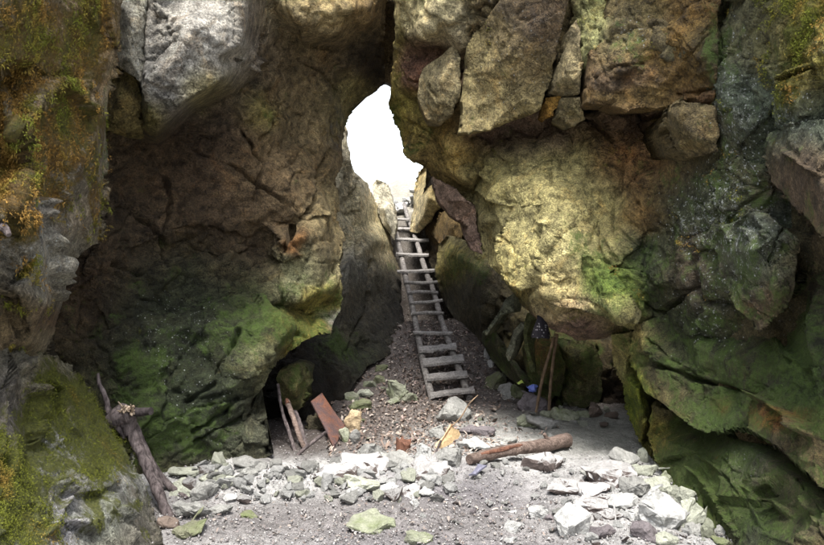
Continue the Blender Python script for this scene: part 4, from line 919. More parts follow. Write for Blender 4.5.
S = [  # foot u, foot v, width, height, kind, label
 (183, 481, 28, 12, 'palegreen', 'flat pale green stone lying against the foot of the green wall'),
 (181, 497, 26, 17, 'palegreen', 'blocky pale green stone just below the flat one at the wall foot'),
 (201, 502, 24, 20, 'grey', 'angular grey stone with a dark shaded right side, left end of the rubble'),
 (189, 521, 34, 20, 'grey', 'broad grey stone at the foot of the driftwood trunk'),
 (208, 484, 20, 12, 'palegreen', 'small greenish stone between the pale green blocks and the rubble'),
 (224, 491, 26, 13, 'palegreen', 'wide low greenish stone at the left end of the rubble ridge'),
 (247, 473, 32, 15, 'grey', 'wide grey stone on top of the rubble ridge below the dark hole'),
 (248, 477, 16, 9, 'grey', 'small dark-edged stone in front of the wide ridge stone'),
 (220, 471, 9, 4, 'white', 'thin white slip of stone resting against the green wall'),
 (229, 503, 11, 8, 'white', 'little white stone at the front of the rubble, left part'),
 (165, 531, 18, 14, 'brown', 'brown splintered stone at the tip of the driftwood trunk'),
 (187, 539, 28, 16, 'moss', 'mossy green stone in the lower left corner of the floor'),
 (247, 521, 16, 7, 'moss', 'flat moss-topped stone half sunk in the grit'),
 (219, 517, 18, 8, 'grey', 'low grey stone half buried in the grit, left'),
 (311, 473, 14, 12, 'grey', 'small squarish grey stone at the end of the ridge under the sticks'),
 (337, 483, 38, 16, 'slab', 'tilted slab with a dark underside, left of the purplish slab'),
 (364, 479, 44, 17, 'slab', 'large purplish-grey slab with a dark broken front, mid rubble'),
 (326, 492, 9, 16, 'white', 'upright white sliver of stone on the rubble'),
 (362, 494, 30, 20, 'palegreen', 'greenish-grey wedge-shaped stone in front of the purplish slab'),
 (350, 503, 19, 15, 'white', 'bright white lump of stone at the front of the rubble'),
 (404, 472, 38, 21, 'grey', 'big rounded grey stone just in front of the brown stump'),
 (423, 465, 15, 19, 'white', 'white oval stone leaning beside the leaf stem'),
 (370, 463, 20, 19, 'grey', 'pale upright stone with a green patch, behind the slabs'),
 (430, 483, 44, 16, 'slab', 'big flat white slab in front of the large leaf'),
 (409, 500, 22, 11, 'slab', 'low grey stone with a black gap beneath, front of the rubble'),
 (427, 499, 13, 11, 'white', 'small cubic white stone left of the bare damp patch'),
 (370, 536, 42, 20, 'green', 'wide moss-green stone at the bottom of the picture'),
 (415, 508, 9, 8, 'white', 'little white pebble standing below the cubic white stone'),
 (419, 546, 24, 15, 'green', 'greenish stone with a brown side at the bottom edge'),
 (447, 468, 24, 22, 'grey', 'upright grey block right behind the large leaf'),
 (386, 496, 22, 11, 'white', 'irregular white stone in the middle of the rubble front'),
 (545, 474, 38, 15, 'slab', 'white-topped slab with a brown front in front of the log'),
 (539, 521, 17, 14, 'white', 'white stone with a dark cleft standing alone in the foreground'),
 (551, 523, 14, 9, 'dark', 'dark chip beside the lone white foreground stone'),
 (574, 539, 31, 32, 'white', 'large upright white block at the left of the right-hand pile'),
 (515, 535, 19, 8, 'white', 'flat white stone in the foreground grit'),
 (511, 545, 12, 8, 'white', 'small white stone at the bottom edge below the flat one'),
 (512, 517, 9, 6, 'white', 'tiny white stone on the edge of the damp patch'),
 (567, 500, 34, 10, 'slab', 'thin pale plate overlapping the bench edge'),
 (586, 477, 10, 8, 'grey', 'small grey stone on the bare bench'),
 (478, 481, 9, 7, 'grey', 'grey pebble under the left end of the log'),
 (628, 468, 28, 20, 'grey', 'big grey stone at the top of the right-hand pile'),
 (644, 464, 10, 15, 'palegreen', 'tall greenish stone against the foot of the pillar'),
 (614, 490, 44, 25, 'slab', 'widest pale slab of the right-hand pile, brown beneath'),
 (648, 479, 27, 13, 'palegreen', 'rounded greenish stone against the green wall, upper pile'),
 (659, 470, 11, 8, 'palegreen', 'small pale stone perched beside the green wall'),
 (666, 485, 12, 12, 'green', 'green stone wedged at the foot of the right wall'),
 (637, 499, 24, 20, 'grey', 'grey block in the middle of the right-hand pile'),
 (658, 492, 26, 12, 'palegreen', 'long flat greenish stone above the biggest boulder'),
 (675, 499, 14, 13, 'palegreen', 'egg-shaped greenish stone right of the long flat one'),
 (623, 513, 32, 21, 'white', 'angular white stone left of the biggest boulder'),
 (667, 533, 44, 40, 'white', 'biggest white boulder of the right-hand pile'),
 (689, 507, 18, 19, 'palegreen', 'greenish stone behind the biggest boulder, by the wall'),
 (696, 530, 24, 28, 'palegreen', 'tall pale stone to the right of the biggest boulder'),
 (640, 522, 19, 13, 'white', 'white stone tucked in at the left of the biggest boulder'),
 (646, 545, 20, 22, 'dark', 'dark grey stone at the bottom edge under the biggest boulder'),
 (615, 522, 22, 11, 'slab', 'brown-edged stone below the angular white one'),
 (709, 540, 12, 19, 'green', 'narrow green stone between the pile and the wall'),
 (720, 537, 11, 10, 'grey', 'grey stone at the right end of the pile'),
 (724, 548, 17, 9, 'moss', 'bright green stone in the bottom right corner of the floor'),
 (698, 536, 18, 10, 'grey', 'low grey stone in front of the tall pale one'),
 (594, 514, 29, 9, 'slab', 'brown-fronted plate sticking out of the grit'),
 (596, 500, 30, 14, 'slab', 'flat plate beneath the widest pale slab'),
 (587, 528, 13, 9, 'white', 'white stone beside the large upright block'),
 (667, 546, 22, 9, 'palegreen', 'pale stone at the bottom edge right of the dark one'),
 (604, 540, 24, 10, 'dark', 'dark purplish stone at the bottom edge, left of the pile'),
 (397, 401, 18, 20, 'green', 'square green-sided block on the dirt left of the ladder'),
 (364, 399, 16, 9, 'palegreen', 'pale flat stone at the upper left edge of the dirt'),
 (359, 412, 20, 12, 'moss', 'bright moss-green stone above the orange-tinted one'),
 (370, 390, 12, 9, 'green', 'greenish stone in the little heap under the dark wall'),
 (351, 402, 12, 10, 'green', 'dull green stone at the left of the little heap'),
 (352, 433, 14, 22, 'ochre', 'upright orange-tinted stone beside the rusty plate'),
 (355, 445, 9, 14, 'grey', 'narrow grey stone below the orange-tinted one'),
 (344, 444, 10, 14, 'green', 'greenish stone against the lower edge of the rusty plate'),
 (409, 405, 15, 11, 'green', 'grey-green stone right of the square green block'),
 (393, 406, 12, 7, 'green', 'small stone at the foot of the square green block'),
 (454, 425, 30, 25, 'grey', 'pale boulder at the bottom of the ladder'),
 (438, 442, 16, 14, 'grey', 'whitish stone left of the large leaf'),
 (379, 386, 10, 9, 'moss', 'mossy little stone at the top of the heap under the dark wall'),
 (381, 373, 11, 7, 'moss', 'small stone far back at the foot of the dark wall'),
 (469, 436, 20, 9, 'dark', 'dark shell-like stone behind the left end of the log'),
 (475, 453, 28, 15, 'white', 'white heap-like stone right of the large leaf'),
 (495, 391, 21, 17, 'moss', 'mossy stone beside the right foot of the ladder'),
 (509, 401, 18, 16, 'grey', 'grey stone leaning on the mossy one by the recess'),
 (520, 401, 13, 15, 'moss', 'dark moss-covered stone below the yellow-green scrap'),
 (506, 378, 7, 6, 'white', 'tiny white stone at the mouth of the recess'),
 (597, 418, 14, 13, 'brown', 'pointed brown stone at the back edge of the bench'),
 (584, 418, 12, 7, 'green', 'low green stone next to the pointed brown one'),
 (544, 431, 27, 11, 'grey', 'flat grey stone behind the right end of the log'),
 (527, 428, 16, 12, 'green', 'greenish stone at the foot of the leaning stick'),
 (566, 422, 22, 9, 'green', 'long greenish stone along the back edge of the bench'),
 (549, 419, 13, 7, 'green', 'small green stone between the two leaning sticks and the bench'),
 (613, 420, 13, 8, 'brown', 'brown stone at the foot of the yellow pillar'),
 (508, 445, 17, 9, 'grey', 'grey stone above the middle of the log'),
 (484, 437, 21, 11, 'dark', 'dark brownish stone left of the grey one above the log'),
 (487, 362, 6, 11, 'white', 'small bright stone at the edge of the boulder right of the ladder'),
 (491, 368, 6, 7, 'white', 'second small bright stone, just below the first by the boulder'),
]
for k, (u, v, w, h, kd, lb) in enumerate(S):
    stone(u, v, w, h, kd, lb, 300 + k * 13, detail=2 if w > 12 else 1)
# ---------------------------------------------------------------- wood, litter and the small things
WOOD_GREY = mat_wood('weathered_wood', (0.13, 0.118, 0.11), (0.40, 0.38, 0.355), (50, 50, 50))
WOOD_RAIL = mat_wood('rail_wood', (0.10, 0.088, 0.08), (0.29, 0.27, 0.25), (30, 30, 30))
WOOD_DRIFT = mat_wood('driftwood', (0.028, 0.021, 0.021), (0.175, 0.145, 0.14), (40, 40, 12))
WOOD_BARK = mat_wood('brown_bark', (0.075, 0.05, 0.04), (0.25, 0.19, 0.16), (14, 60, 60))
WOOD_PALE = mat_wood('broken_wood', (0.22, 0.16, 0.11), (0.45, 0.37, 0.28), (30, 30, 30))
WOOD_RED = mat_wood('red_brown_wood', (0.10, 0.045, 0.03), (0.24, 0.12, 0.08), (60, 60, 10))
WOOD_TAN = mat_wood('tan_stick', (0.14, 0.095, 0.06), (0.28, 0.20, 0.13), (30, 30, 10))
RUST = mat_rust()

def tube(pts, rad, seg=10, rough=0.12, sub=6, seed=0, squash=None):
    """tapered, slightly knobbly limb through pts (world), closed at both ends"""
    pts = np.array(pts, float); rad = np.array(rad, float)
    t = np.arange(len(pts)); tt = np.linspace(0, len(pts) - 1, (len(pts) - 1) * sub + 1)
    # Catmull-Rom
    def cr(a, x):
        i = np.clip(np.floor(x).astype(int), 0, len(a) - 2); f = (x - i)[:, None]
        g = lambda k: a[np.clip(k, 0, len(a) - 1)]
        p0, p1, p2, p3 = g(i - 1), g(i), g(i + 1), g(i + 2)
        return 0.5 * (2 * p1 + (p2 - p0) * f + (2 * p0 - 5 * p1 + 4 * p2 - p3) * f * f + (3 * p1 - p0 - 3 * p2 + p3) * f ** 3)
    c = cr(pts, tt); r = np.interp(tt, t, rad)
    d = np.gradient(c, axis=0); d /= np.linalg.norm(d, axis=1, keepdims=True)
    ref = np.array((0, 1, 0.2)) if abs(d[0][1]) < 0.8 else np.array((1, 0, 0.2))
    V = []
    for k in range(len(c)):
        a = np.cross(d[k], ref); a /= np.linalg.norm(a); b = np.cross(d[k], a)
        for j in range(seg):
            th = 2 * math.pi * j / seg
            V.append(c[k] + r[k] * (math.cos(th) * a + math.sin(th) * b))
    V = np.array(V)
    cen = np.repeat(c, seg, 0); o = V - cen; R = np.repeat(r, seg)
    n = fbm(V / np.maximum(R.mean(), 1e-4) * 0.7 + seed * 3.3, 3, seed) * rough * 2
    V = cen + o * (1 + n)[:, None]
    Fc = []
    for k in range(len(c) - 1):
        for j in range(seg):
            a, b = k * seg + j, k * seg + (j + 1) % seg
            Fc.append((a, b, b + seg, a + seg))
    Fc.append(tuple(range(seg))[::-1]); Fc.append(tuple(range((len(c) - 1) * seg, len(c) * seg)))
    return V, Fc

def join(*ms):
    V = []; Fc = []; n = 0
    for v, f in ms:
        V.append(np.asarray(v)); Fc += [tuple(i + n for i in q) for q in f]; n += len(v)
    return np.concatenate(V), Fc

def thing(name, label, cat, loc, group=None):
    o = bpy.data.objects.new(name, None); COL.objects.link(o); o.location = loc; o.empty_display_size = 0.1
    return tag(o, label, cat, group)

def part(name, vf, mat, root, smooth=False):
    o = mesh_obj(name, np.asarray(vf[0]) - np.array(root.location), vf[1], mat, parent=root, smooth=smooth, origin=(0, 0, 0))
    return o

def auto_smooth(o, ang=40):
    me = o.data
    me.polygons.foreach_set('use_smooth', np.ones(len(me.polygons), dtype=bool))
    bm = bmesh.new(); bm.from_mesh(me)
    for e in bm.edges:
        if len(e.link_faces) == 2 and e.calc_face_angle(0) > math.radians(ang): e.smooth = False
    bm.to_mesh(me); bm.free()

# ---- ladder
LZ = 0.07
def LY(v): return (1.6 - LZ + 0.4583 * 7.6) / (0.4583 + (v - CV) / F)
def LP(u, v): return np.array(pt(u, v, LY(v)))
lad = thing('ladder', 'weathered grey wooden ladder climbing to the bright opening', 'ladder', tuple(LP(449, 400)))
def rail(pxs, r0, r1, seed):
    pts = [LP(u, v) for u, v in pxs]
    auto_smooth(part('rail', tube(pts, np.linspace(r0, r1, len(pts)), 9, 0.10, 5, seed), WOOD_RAIL, lad), 60)
rail([(433, 402), (424, 366), (416.5, 328), (411, 300), (406, 280)], 0.040, 0.036, 1)
rail([(470, 399), (456, 362), (442, 322), (436, 300), (430, 280)], 0.040, 0.036, 2)
rail([(407, 284), (402.5, 262), (397, 236), (393.5, 217), (391, 196)], 0.042, 0.034, 3)
rail([(430, 284), (424, 266), (416, 240), (407.5, 217), (404, 204)], 0.042, 0.034, 4)
UP = np.array((0, -math.sin(math.atan(0.4583)), math.cos(math.atan(0.4583)))); ALONG = np.array((0, math.cos(math.atan(0.4583)), math.sin(math.atan(0.4583))))
def plank(a, b, w, t, seed, lift=0.05, tilt=0.0):
    n = 9; V = []
    r = np.random.default_rng(seed)
    al = ALONG * math.cos(tilt) - UP * math.sin(tilt); up = UP * math.cos(tilt) + ALONG * math.sin(tilt)
    for k in range(n):
        f = k / (n - 1); c = a + (b - a) * f + UP * (lift + 0.006 * math.sin(3 * f + seed))
        ww = w * (1 + 0.12 * r.normal() * 0.6) / 2
        for sx, sz in ((-1, -1), (1, -1), (1, 1), (-1, 1)):
            V.append(c + al * sx * ww + up * sz * t / 2 + r.normal(size=3) * 0.0025)
    Fc = []
    for k in range(n - 1):
        for j in range(4):
            p, q = k * 4 + j, k * 4 + (j + 1) % 4
            Fc.append((p, q, q + 4, p + 4))
    Fc += [(3, 2, 1, 0), tuple(n * 4 - 4 + i for i in range(4))]
    return np.array(V), Fc
for k, (ul, vl, ur, vr, kind) in enumerate([(387, 222.8, 409.5, 222.6, 'b'), (392, 232.3, 415, 231.7, 'b'), (393.5, 242.5, 428.5, 242.8, 'b'), (396, 257, 428.5, 258, 'w'), (397, 274.5, 435.5, 273.5, 'w'),
                                            (405, 285.6, 437.5, 285.2, 's'), (407.5, 296.2, 438, 296, 's'), (410, 306.2, 442.5, 303.6, 's'), (411, 317.8, 443.5, 316.6, 's'), (413, 336.5, 452.5, 336.2, 'b'),
                                            (419, 353, 456, 349.8, 'w'), (423, 366, 463.5, 362.4, 'w'), (427, 381, 467, 378.5, 'w'), (430, 399.5, 474, 393.5, 'w')]):
    a, b = LP(ul, vl), LP(ur, vr)
    if kind == 's':
        m = (a + b) / 2 + np.array((0, 0, 0.012 * (-1) ** k))
        o = part('rung', tube([a + UP * 0.05, m + UP * 0.05, b + UP * 0.05], [0.021, 0.026, 0.020], 8, 0.1, 5, 40 + k), WOOD_GREY, lad)
    else:
        o = part('rung', plank(a, b, (0.19 if k > 9 else 0.14) if kind == 'w' else 0.10, 0.026, 50 + k, 0.05, (0.32 if k > 8 else 0.2) + 0.1 * math.sin(5 * k)), WOOD_GREY, lad)

# ---- log lying across the bench
x0, y0, z0 = on_ground(472, 467); x1, y1, z1 = on_ground(567, 449)
a = np.array((x0 - 0.02, y0, z0 + 0.05)); b = np.array((x1, y1, z1 + 0.075))
lg = thing('log', 'brown log with peeling bark lying on the pale bench', 'log', (x0, y0, z0))
c1, c2 = a + (b - a) * 0.35 + np.array((0, 0, 0.012)), a + (b - a) * 0.7 + np.array((0, 0, -0.006))
o = part('trunk', join(tube([a, c1, c2, b], [0.036, 0.043, 0.05, 0.056], 16, 0.09, 12, 5), tube([a + (b - a) * 0.78 + np.array((0, -0.02, 0.03)), a + (b - a) * 0.775 + np.array((-0.03, -0.03, 0.085))], [0.020, 0.012], 8, 0.15, 3, 6)), WOOD_BARK, lg); auto_smooth(o, 50)
d = (b - a) / np.linalg.norm(b - a)
part('cut_end', tube([b - d * 0.004, b + d * 0.004], [0.048, 0.046], 16, 0.05, 2, 7), WOOD_PALE, lg)
o = part('bark_strip', tube([a + (b - a) * 0.1 + np.array((0, -0.03, 0.03)), a + (b - a) * 0.3 + np.array((0, -0.036, 0.036)), a + (b - a) * 0.5 + np.array((0, -0.034, 0.04))], [0.010, 0.018, 0.008], 8, 0.3, 6, 8), WOOD_RED, lg)

# ---- driftwood with its root head, leaning on the mossy bank
fx, fy, fz = on_ground(171, 520)
dw = thing('driftwood_trunk', 'grey dead trunk with a broken root head leaning on the mossy bank', 'driftwood', (fx, fy, fz))
def D(u, v, y): return np.array(pt(u, v, y))
o = part('trunk', join(tube([D(127, 424, 4.5), D(137, 444, 4.45), D(149, 472, 4.38), D(160, 497, 4.32), D(171, 521, 4.25)], [0.038, 0.036, 0.032, 0.031, 0.032], 14, 0.2, 8, 11),
                       tube([D(133, 425, 4.52), D(142, 444, 4.49), D(152, 466, 4.44), D(161, 488, 4.38)], [0.03, 0.026, 0.026, 0.02], 12, 0.15, 8, 12)), WOOD_DRIFT, dw); auto_smooth(o, 60)
o = part('root_head', join(tube([D(101, 424, 4.45), D(108, 422, 4.43), D(116, 418, 4.42), D(124, 414, 4.44), D(131, 412, 4.45)], [0.022, 0.038, 0.05, 0.058, 0.04], 14, 0.32, 8, 13),
                           tube([D(124, 414, 4.44), D(127, 423, 4.47), D(130, 434, 4.47)], [0.055, 0.058, 0.042], 14, 0.3, 8, 14), tube([D(112, 420, 4.44), D(119, 428, 4.44), D(124, 438, 4.46)], [0.02, 0.022, 0.012], 8, 0.2, 6, 15),
                           tube([D(122, 412, 4.42), D(124, 405, 4.4)], [0.014, 0.006], 8, 0.2, 4, 23)), WOOD_DRIFT, dw); auto_smooth(o, 60)
o = part('stub', tube([D(131, 412, 4.45), D(140, 412, 4.44), D(151, 411, 4.42)], [0.030, 0.026, 0.027], 12, 0.1, 6, 16), mat_wood('dark_stub', (0.03, 0.024, 0.024), (0.09, 0.075, 0.075), (40, 40, 40)), dw); auto_smooth(o, 60)
sp = []
rr = random.Random(4)
for k in range(14):
    s = D(123 + rr.uniform(-2, 10), 410 + rr.uniform(-3, 5), 4.40); e = s + np.array((rr.uniform(-.03, .03), -0.03, rr.uniform(-0.02, .05)))
    sp.append(tube([s + np.array((0, 0.03, 0)), s, e], [0.012, 0.009, 0.003], 5, 0.1, 2, k))
part('splinters', join(*sp), WOOD_PALE, dw)
o = part('branch', tube([D(112, 421, 4.47), D(108, 408, 4.5), D(105, 396, 4.52), D(99.5, 384, 4.54), D(98, 373, 4.55)], [0.022, 0.018, 0.016, 0.013, 0.007], 10, 0.18, 8, 17), WOOD_DRIFT, dw); auto_smooth(o, 60)
gx, gy, gz = on_ground(186, 499)
o = mesh_obj('dead_branch', *tube([D(147, 456, 4.62), D(158, 473, 4.64), D(170, 486, 4.62), D(187, 499, gy)], [0.020, 0.024, 0.024, 0.018], 12, 0.15, 8, 18), WOOD_DRIFT); auto_smooth(o, 60)
tag(o, 'dark bent dead branch lying behind the driftwood trunk', 'branch')
o = mesh_obj('broken_branch', *tube([D(-9, 222, 2.98), D(3, 227, 2.95), D(9, 235, 2.93)], [0.02, 0.02, 0.012], 10, 0.15, 6, 19), WOOD_DRIFT)
tag(o, 'dark broken branch end poking out of the moss at the left edge', 'branch')

# ---- sticks in the low hole
for k, (pts, rad, m, lb) in enumerate([
    ([D(278, 384, 5.95), D(282, 410, 5.85), D(289, 432, 5.75), D(297, 458, 5.62)], [0.012, 0.014, 0.016, 0.014], WOOD_DRIFT, 'thin grey crooked stick, leftmost in the low hole'),
    ([D(287, 401, 5.95), D(293, 417, 5.85), D(300, 438, 5.75), D(308, 455, 5.65)], [0.022, 0.022, 0.020, 0.018], WOOD_BARK, 'thick brown stick with a broken orange top in the low hole'),
    ([D(295, 411, 6.05), D(300, 424, 5.95), D(304, 440, 5.85), D(311, 458, 5.7)], [0.018, 0.020, 0.020, 0.018], WOOD_DRIFT, 'dark grey stick behind the orange-topped stick'),
    ([D(292, 461, 5.5), D(303, 450, 5.52), D(314, 441, 5.55), D(326, 432, 5.6)], [0.012, 0.014, 0.014, 0.013], WOOD_DRIFT, 'grey stick lying slantwise across the mouth of the low hole')]):
    o = mesh_obj('stick', *tube(pts, rad, 9, 0.2, 8, 60 + k), m); auto_smooth(o, 60); tag(o, lb, 'stick', 'sticks in the low hole')
    if k == 1: 
        V, Fc = tube([D(286.4, 399, 5.955), D(288.2, 404, 5.92)], [0.012, 0.024], 9, 0.2, 3, 71)
        c = mesh_obj('broken_top', V - np.array(o.location), Fc, WOOD_RED, parent=o, origin=(0, 0, 0))
for k, (pts, rad, lb) in enumerate([
    ([D(536, 412, 7.0), D(541, 385, 6.95), D(546, 365, 6.9), D(548, 359, 6.9), D(554, 337, 6.85)], [0.013, 0.016, 0.016, 0.015, 0.014], 'tan stick leaning left of its twin under the overhang'),
    ([D(549, 412, 7.0), D(550, 392, 6.97), D(552, 370, 6.93), D(557, 334, 6.88)], [0.016, 0.017, 0.016, 0.014], 'tan stick standing nearly upright right of its twin under the overhang')]):
    o = mesh_obj('stick', *tube(pts, rad, 9, 0.15, 8, 80 + k), WOOD_TAN); auto_smooth(o, 60); tag(o, lb, 'stick', 'sticks under the overhang')

# ---- rusty iron plate
def sheet(corn, t, n=8, seed=0, wob=0.006):
    A, B_, C_, D_ = [np.array(c, float) for c in corn]
    nrm = np.cross(B_ - A, D_ - A); nrm /= np.linalg.norm(nrm)
    V = []; Fc = []
    for s in (1, -1):
        for i in range(n + 1):
            for j in range(n + 1):
                f, g = i / n, j / n
                p = A * (1 - f) * (1 - g) + B_ * f * (1 - g) + C_ * f * g + D_ * (1 - f) * g
                w = wob * math.sin(4 * f + seed) * math.cos(3 * g + seed)
                V.append(p + nrm * (s * t / 2 + w))
    m = (n + 1) ** 2
    I = lambda s, i, j: s * m + i * (n + 1) + j
    for i in range(n):
        for j in range(n):
            Fc.append((I(0, i, j), I(0, i + 1, j), I(0, i + 1, j + 1), I(0, i, j + 1)))
            Fc.append((I(1, i, j), I(1, i, j + 1), I(1, i + 1, j + 1), I(1, i + 1, j)))
    for k in range(n):
        Fc += [(I(0, k, 0), I(1, k, 0), I(1, k + 1, 0), I(0, k + 1, 0)), (I(0, k, n), I(0, k + 1, n), I(1, k + 1, n), I(1, k, n)),
               (I(0, 0, k), I(0, 0, k + 1), I(1, 0, k + 1), I(1, 0, k)), (I(0, n, k), I(1, n, k), I(1, n, k + 1), I(0, n, k + 1))]
    return np.array(V), Fc
o = mesh_obj('iron_plate', *sheet([D(311, 401, 6.2), D(321.5, 394, 6.35), D(345.5, 425, 6.2), D(333.5, 449, 5.75)], 0.012, 12, 1, 0.014), RUST)
tag(o, 'tapering rusty iron plate leaning in front of the low hole', 'iron plate')

# ---- broken stump of wood
x, y, z = on_ground(403, 451)
V, Fc = tube([(x, y, z - 0.06), (x, y, z + 0.03), (x + 0.004, y, z + 0.085)], [0.062, 0.060, 0.058], 18, 0.08, 6, 31)
top = V[:, 2] > z + 0.07
V[top, 2] += 0.03 * vnoise(V[top] * 60, 33)
o = mesh_obj('wood_stump', V, Fc, WOOD_RED); auto_smooth(o, 45)
tag(o, 'short reddish-brown wooden stump broken off behind the rubble', 'stump')

# ---- big dry leaf on its twig
LEAF = mat_plain('dry_leaf', (0.62, 0.45, 0.25), 0.6, 0.35, 40)
lx, ly, lz = on_ground(446, 455)
ly -= 0.2
poly = [(580, 455), (574, 432), (604, 402), (622, 385), (634, 358), (655, 322), (668, 330), (682, 350), (700, 352), (712, 378), (698, 402), (676, 408), (668, 424), (640, 440), (612, 452)]
px = [(330 + a_ / 5.453, 365 + b_ / 5.453) for a_, b_ in poly]
lf = thing('dry_leaf', 'large curled golden-brown dry leaf standing among the rubble', 'leaf', tuple(pt(446, 448, ly)))
bm = bmesh.new()
mid0 = np.array((667 / 5.453 + 330, 322 / 5.453 + 365)); mid1 = np.array((581 / 5.453 + 330, 455 / 5.453 + 365))
def leaf_pt(u, v, s=0):
    q = np.array((u, v)); ax = (mid1 - mid0) / np.linalg.norm(mid1 - mid0)
    off = (q - mid0)[0] * ax[1] - (q - mid0)[1] * ax[0]
    return np.array(pt(u, v, ly + 0.0065 * abs(off) ** 1.15 * (1 if off > 0 else -0.5) + (450 - v) * 0.006 + s))
V = [leaf_pt(*p) for p in px]; C0 = leaf_pt(*((mid0 * 0.5 + mid1 * 0.5)))
V2 = []; Fl = []
n = len(px)
inn = [tuple((np.array(p) * 0.5 + (mid0 * 0.5 + mid1 * 0.5) * 0.5)) for p in px]
Vf = V + [leaf_pt(*p) for p in inn] + [C0]
m = len(Vf)
allv = np.array(Vf + [v + np.array((0, 0.003, 0)) for v in Vf])
for k in range(n):
    k2 = (k + 1) % n
    Fl += [(k, k2, n + k2, n + k), (n + k, n + k2, 2 * n)]
    Fl += [(m + k, m + n + k, m + n + k2, m + k2), (m + n + k, m + 2 * n, m + n + k2), (k, m + k, m + k2, k2)]
part('blade', (allv, Fl), LEAF, lf)
rb = [tuple(mid0 * (1 - f) + mid1 * f) for f in (0, 0.33, 0.66, 0.95)]
part('vein', tube([leaf_pt(*q, -0.004) for q in rb], [0.005, 0.004, 0.003, 0.002], 6, 0.05, 3, 3), mat_plain('leaf_vein', (0.20, 0.10, 0.05)), lf)
o = mesh_obj('twig', *tube([D(478, 395, ly + 0.22), D(469, 404, ly + 0.2), D(461, 417, ly + 0.17), D(452, 426, ly + 0.14)], [0.003, 0.005, 0.006, 0.005], 7, 0.12, 6, 33), WOOD_TAN)
tag(o, 'thin pale twig slanting up from the large dry leaf', 'twig')
o = mesh_obj('twig', *tube([D(441, 440, ly + 0.03), D(436, 452, ly + 0.01), D(432, 466, ly + 0.0)], [0.008, 0.009, 0.008], 7, 0.12, 6, 34), WOOD_DRIFT)
tag(o, 'short dark twig below the large dry leaf', 'twig')

# ---- plastic odds and ends
BLUE = mat_plain('blue_plastic', (0.16, 0.22, 0.62), 0.4, 0.2, 40, 0.5)
stone(534, 412, 26, 19, 'dark', 'dark stone under the crumpled blue bag at the mouth of the recess', 901)
bx, by, bz = on_ground(534, 411)
P, Fc = stone_mesh(77, 0.105, 0.09, 0.085, 24, 2, 0.1)
P = P + 0.006 * np.stack([vnoise(P * 70 + 5 * k, 3) for k in range(3)], 1)
o = mesh_obj('plastic_bag', P + np.array(pt(533, 388, by + 0.04)), Fc, BLUE); auto_smooth(o, 35)
tag(o, 'small crumpled blue plastic bag on a stone at the recess', 'plastic bag')
def lathe(prof, seg=16):
    V = []; Fc = []
    for r_, h_ in prof:
        for j in range(seg): V.append((r_ * math.cos(2 * math.pi * j / seg), r_ * math.sin(2 * math.pi * j / seg), h_))
    for k in range(len(prof) - 1):
        for j in range(seg):
            a_, b_ = k * seg + j, k * seg + (j + 1) % seg
            Fc.append((a_, b_, b_ + seg, a_ + seg))
    Fc += [tuple(range(seg))[::-1], tuple(range((len(prof) - 1) * seg, len(prof) * seg))]
    return np.array(V), Fc
tx, ty, tz = on_ground(545, 408)
bt = thing('plastic_bottle', 'blue-grey plastic bottle standing between the two leaning sticks', 'bottle', (tx, ty, tz))
Vb, Fb = lathe([(0.026, 0), (0.03, 0.006), (0.03, 0.045), (0.028, 0.05), (0.03, 0.055), (0.03, 0.085), (0.022, 0.105), (0.012, 0.118), (0.012, 0.124)])
Rm = np.array(Matrix.Rotation(0.25, 3, 'Y') @ Matrix.Rotation(-0.15, 3, 'X'))
o = mesh_obj('body', Vb @ Rm.T, Fb, mat_plain('bottle_plastic', (0.22, 0.29, 0.40), 0.25, 0.15, 30, 0.5), parent=bt, origin=(0, 0, 0)); auto_smooth(o)
Vb, Fb = lathe([(0.014, 0.124), (0.0145, 0.128), (0.0145, 0.14), (0.012, 0.142)])
o = mesh_obj('cap', Vb @ Rm.T, Fb, mat_plain('cap_plastic', (0.12, 0.17, 0.42), 0.4, 0.1), parent=bt, origin=(0, 0, 0)); auto_smooth(o)
Vb, Fb = lathe([(0.0312, 0.06), (0.0312, 0.082)])
o = mesh_obj('label_band', Vb @ Rm.T, Fb[:-2], mat_plain('band', (0.42, 0.45, 0.16), 0.5, 0.15), parent=bt, origin=(0, 0, 0)); auto_smooth(o)
o = mesh_obj('plastic_scrap', *sheet([D(516, 382, 7.0), D(521, 380.5, 7.05), D(524.5, 383, 7.05), D(519, 384.5, 6.98)], 0.004, 6, 3, 0.012), mat_plain('lime_plastic', (0.42, 0.5, 0.12), 0.45, 0.15))
tag(o, 'yellow-green plastic scrap on the stones by the recess', 'plastic scrap')
sx, sy, sz = on_ground(476, 474)
o = mesh_obj('cloth_scrap', *sheet([(sx - 0.055, sy - 0.07, sz + 0.015), (sx - 0.01, sy - 0.09, sz + 0.02), (sx + 0.075, sy + 0.0, sz + 0.055), (sx + 0.02, sy + 0.04, sz + 0.05)], 0.012, 8, 5, 0.012), mat_plain('dusty_blue_cloth', (0.14, 0.14, 0.185), 0.8, 0.25, 50)); auto_smooth(o)
tag(o, 'dusty blue-violet scrap caught under the left end of the log', 'scrap')
stone(506, 372, 9, 6, 'white', 'white-topped pebble at the back of the recess mouth', 903, detail=1)

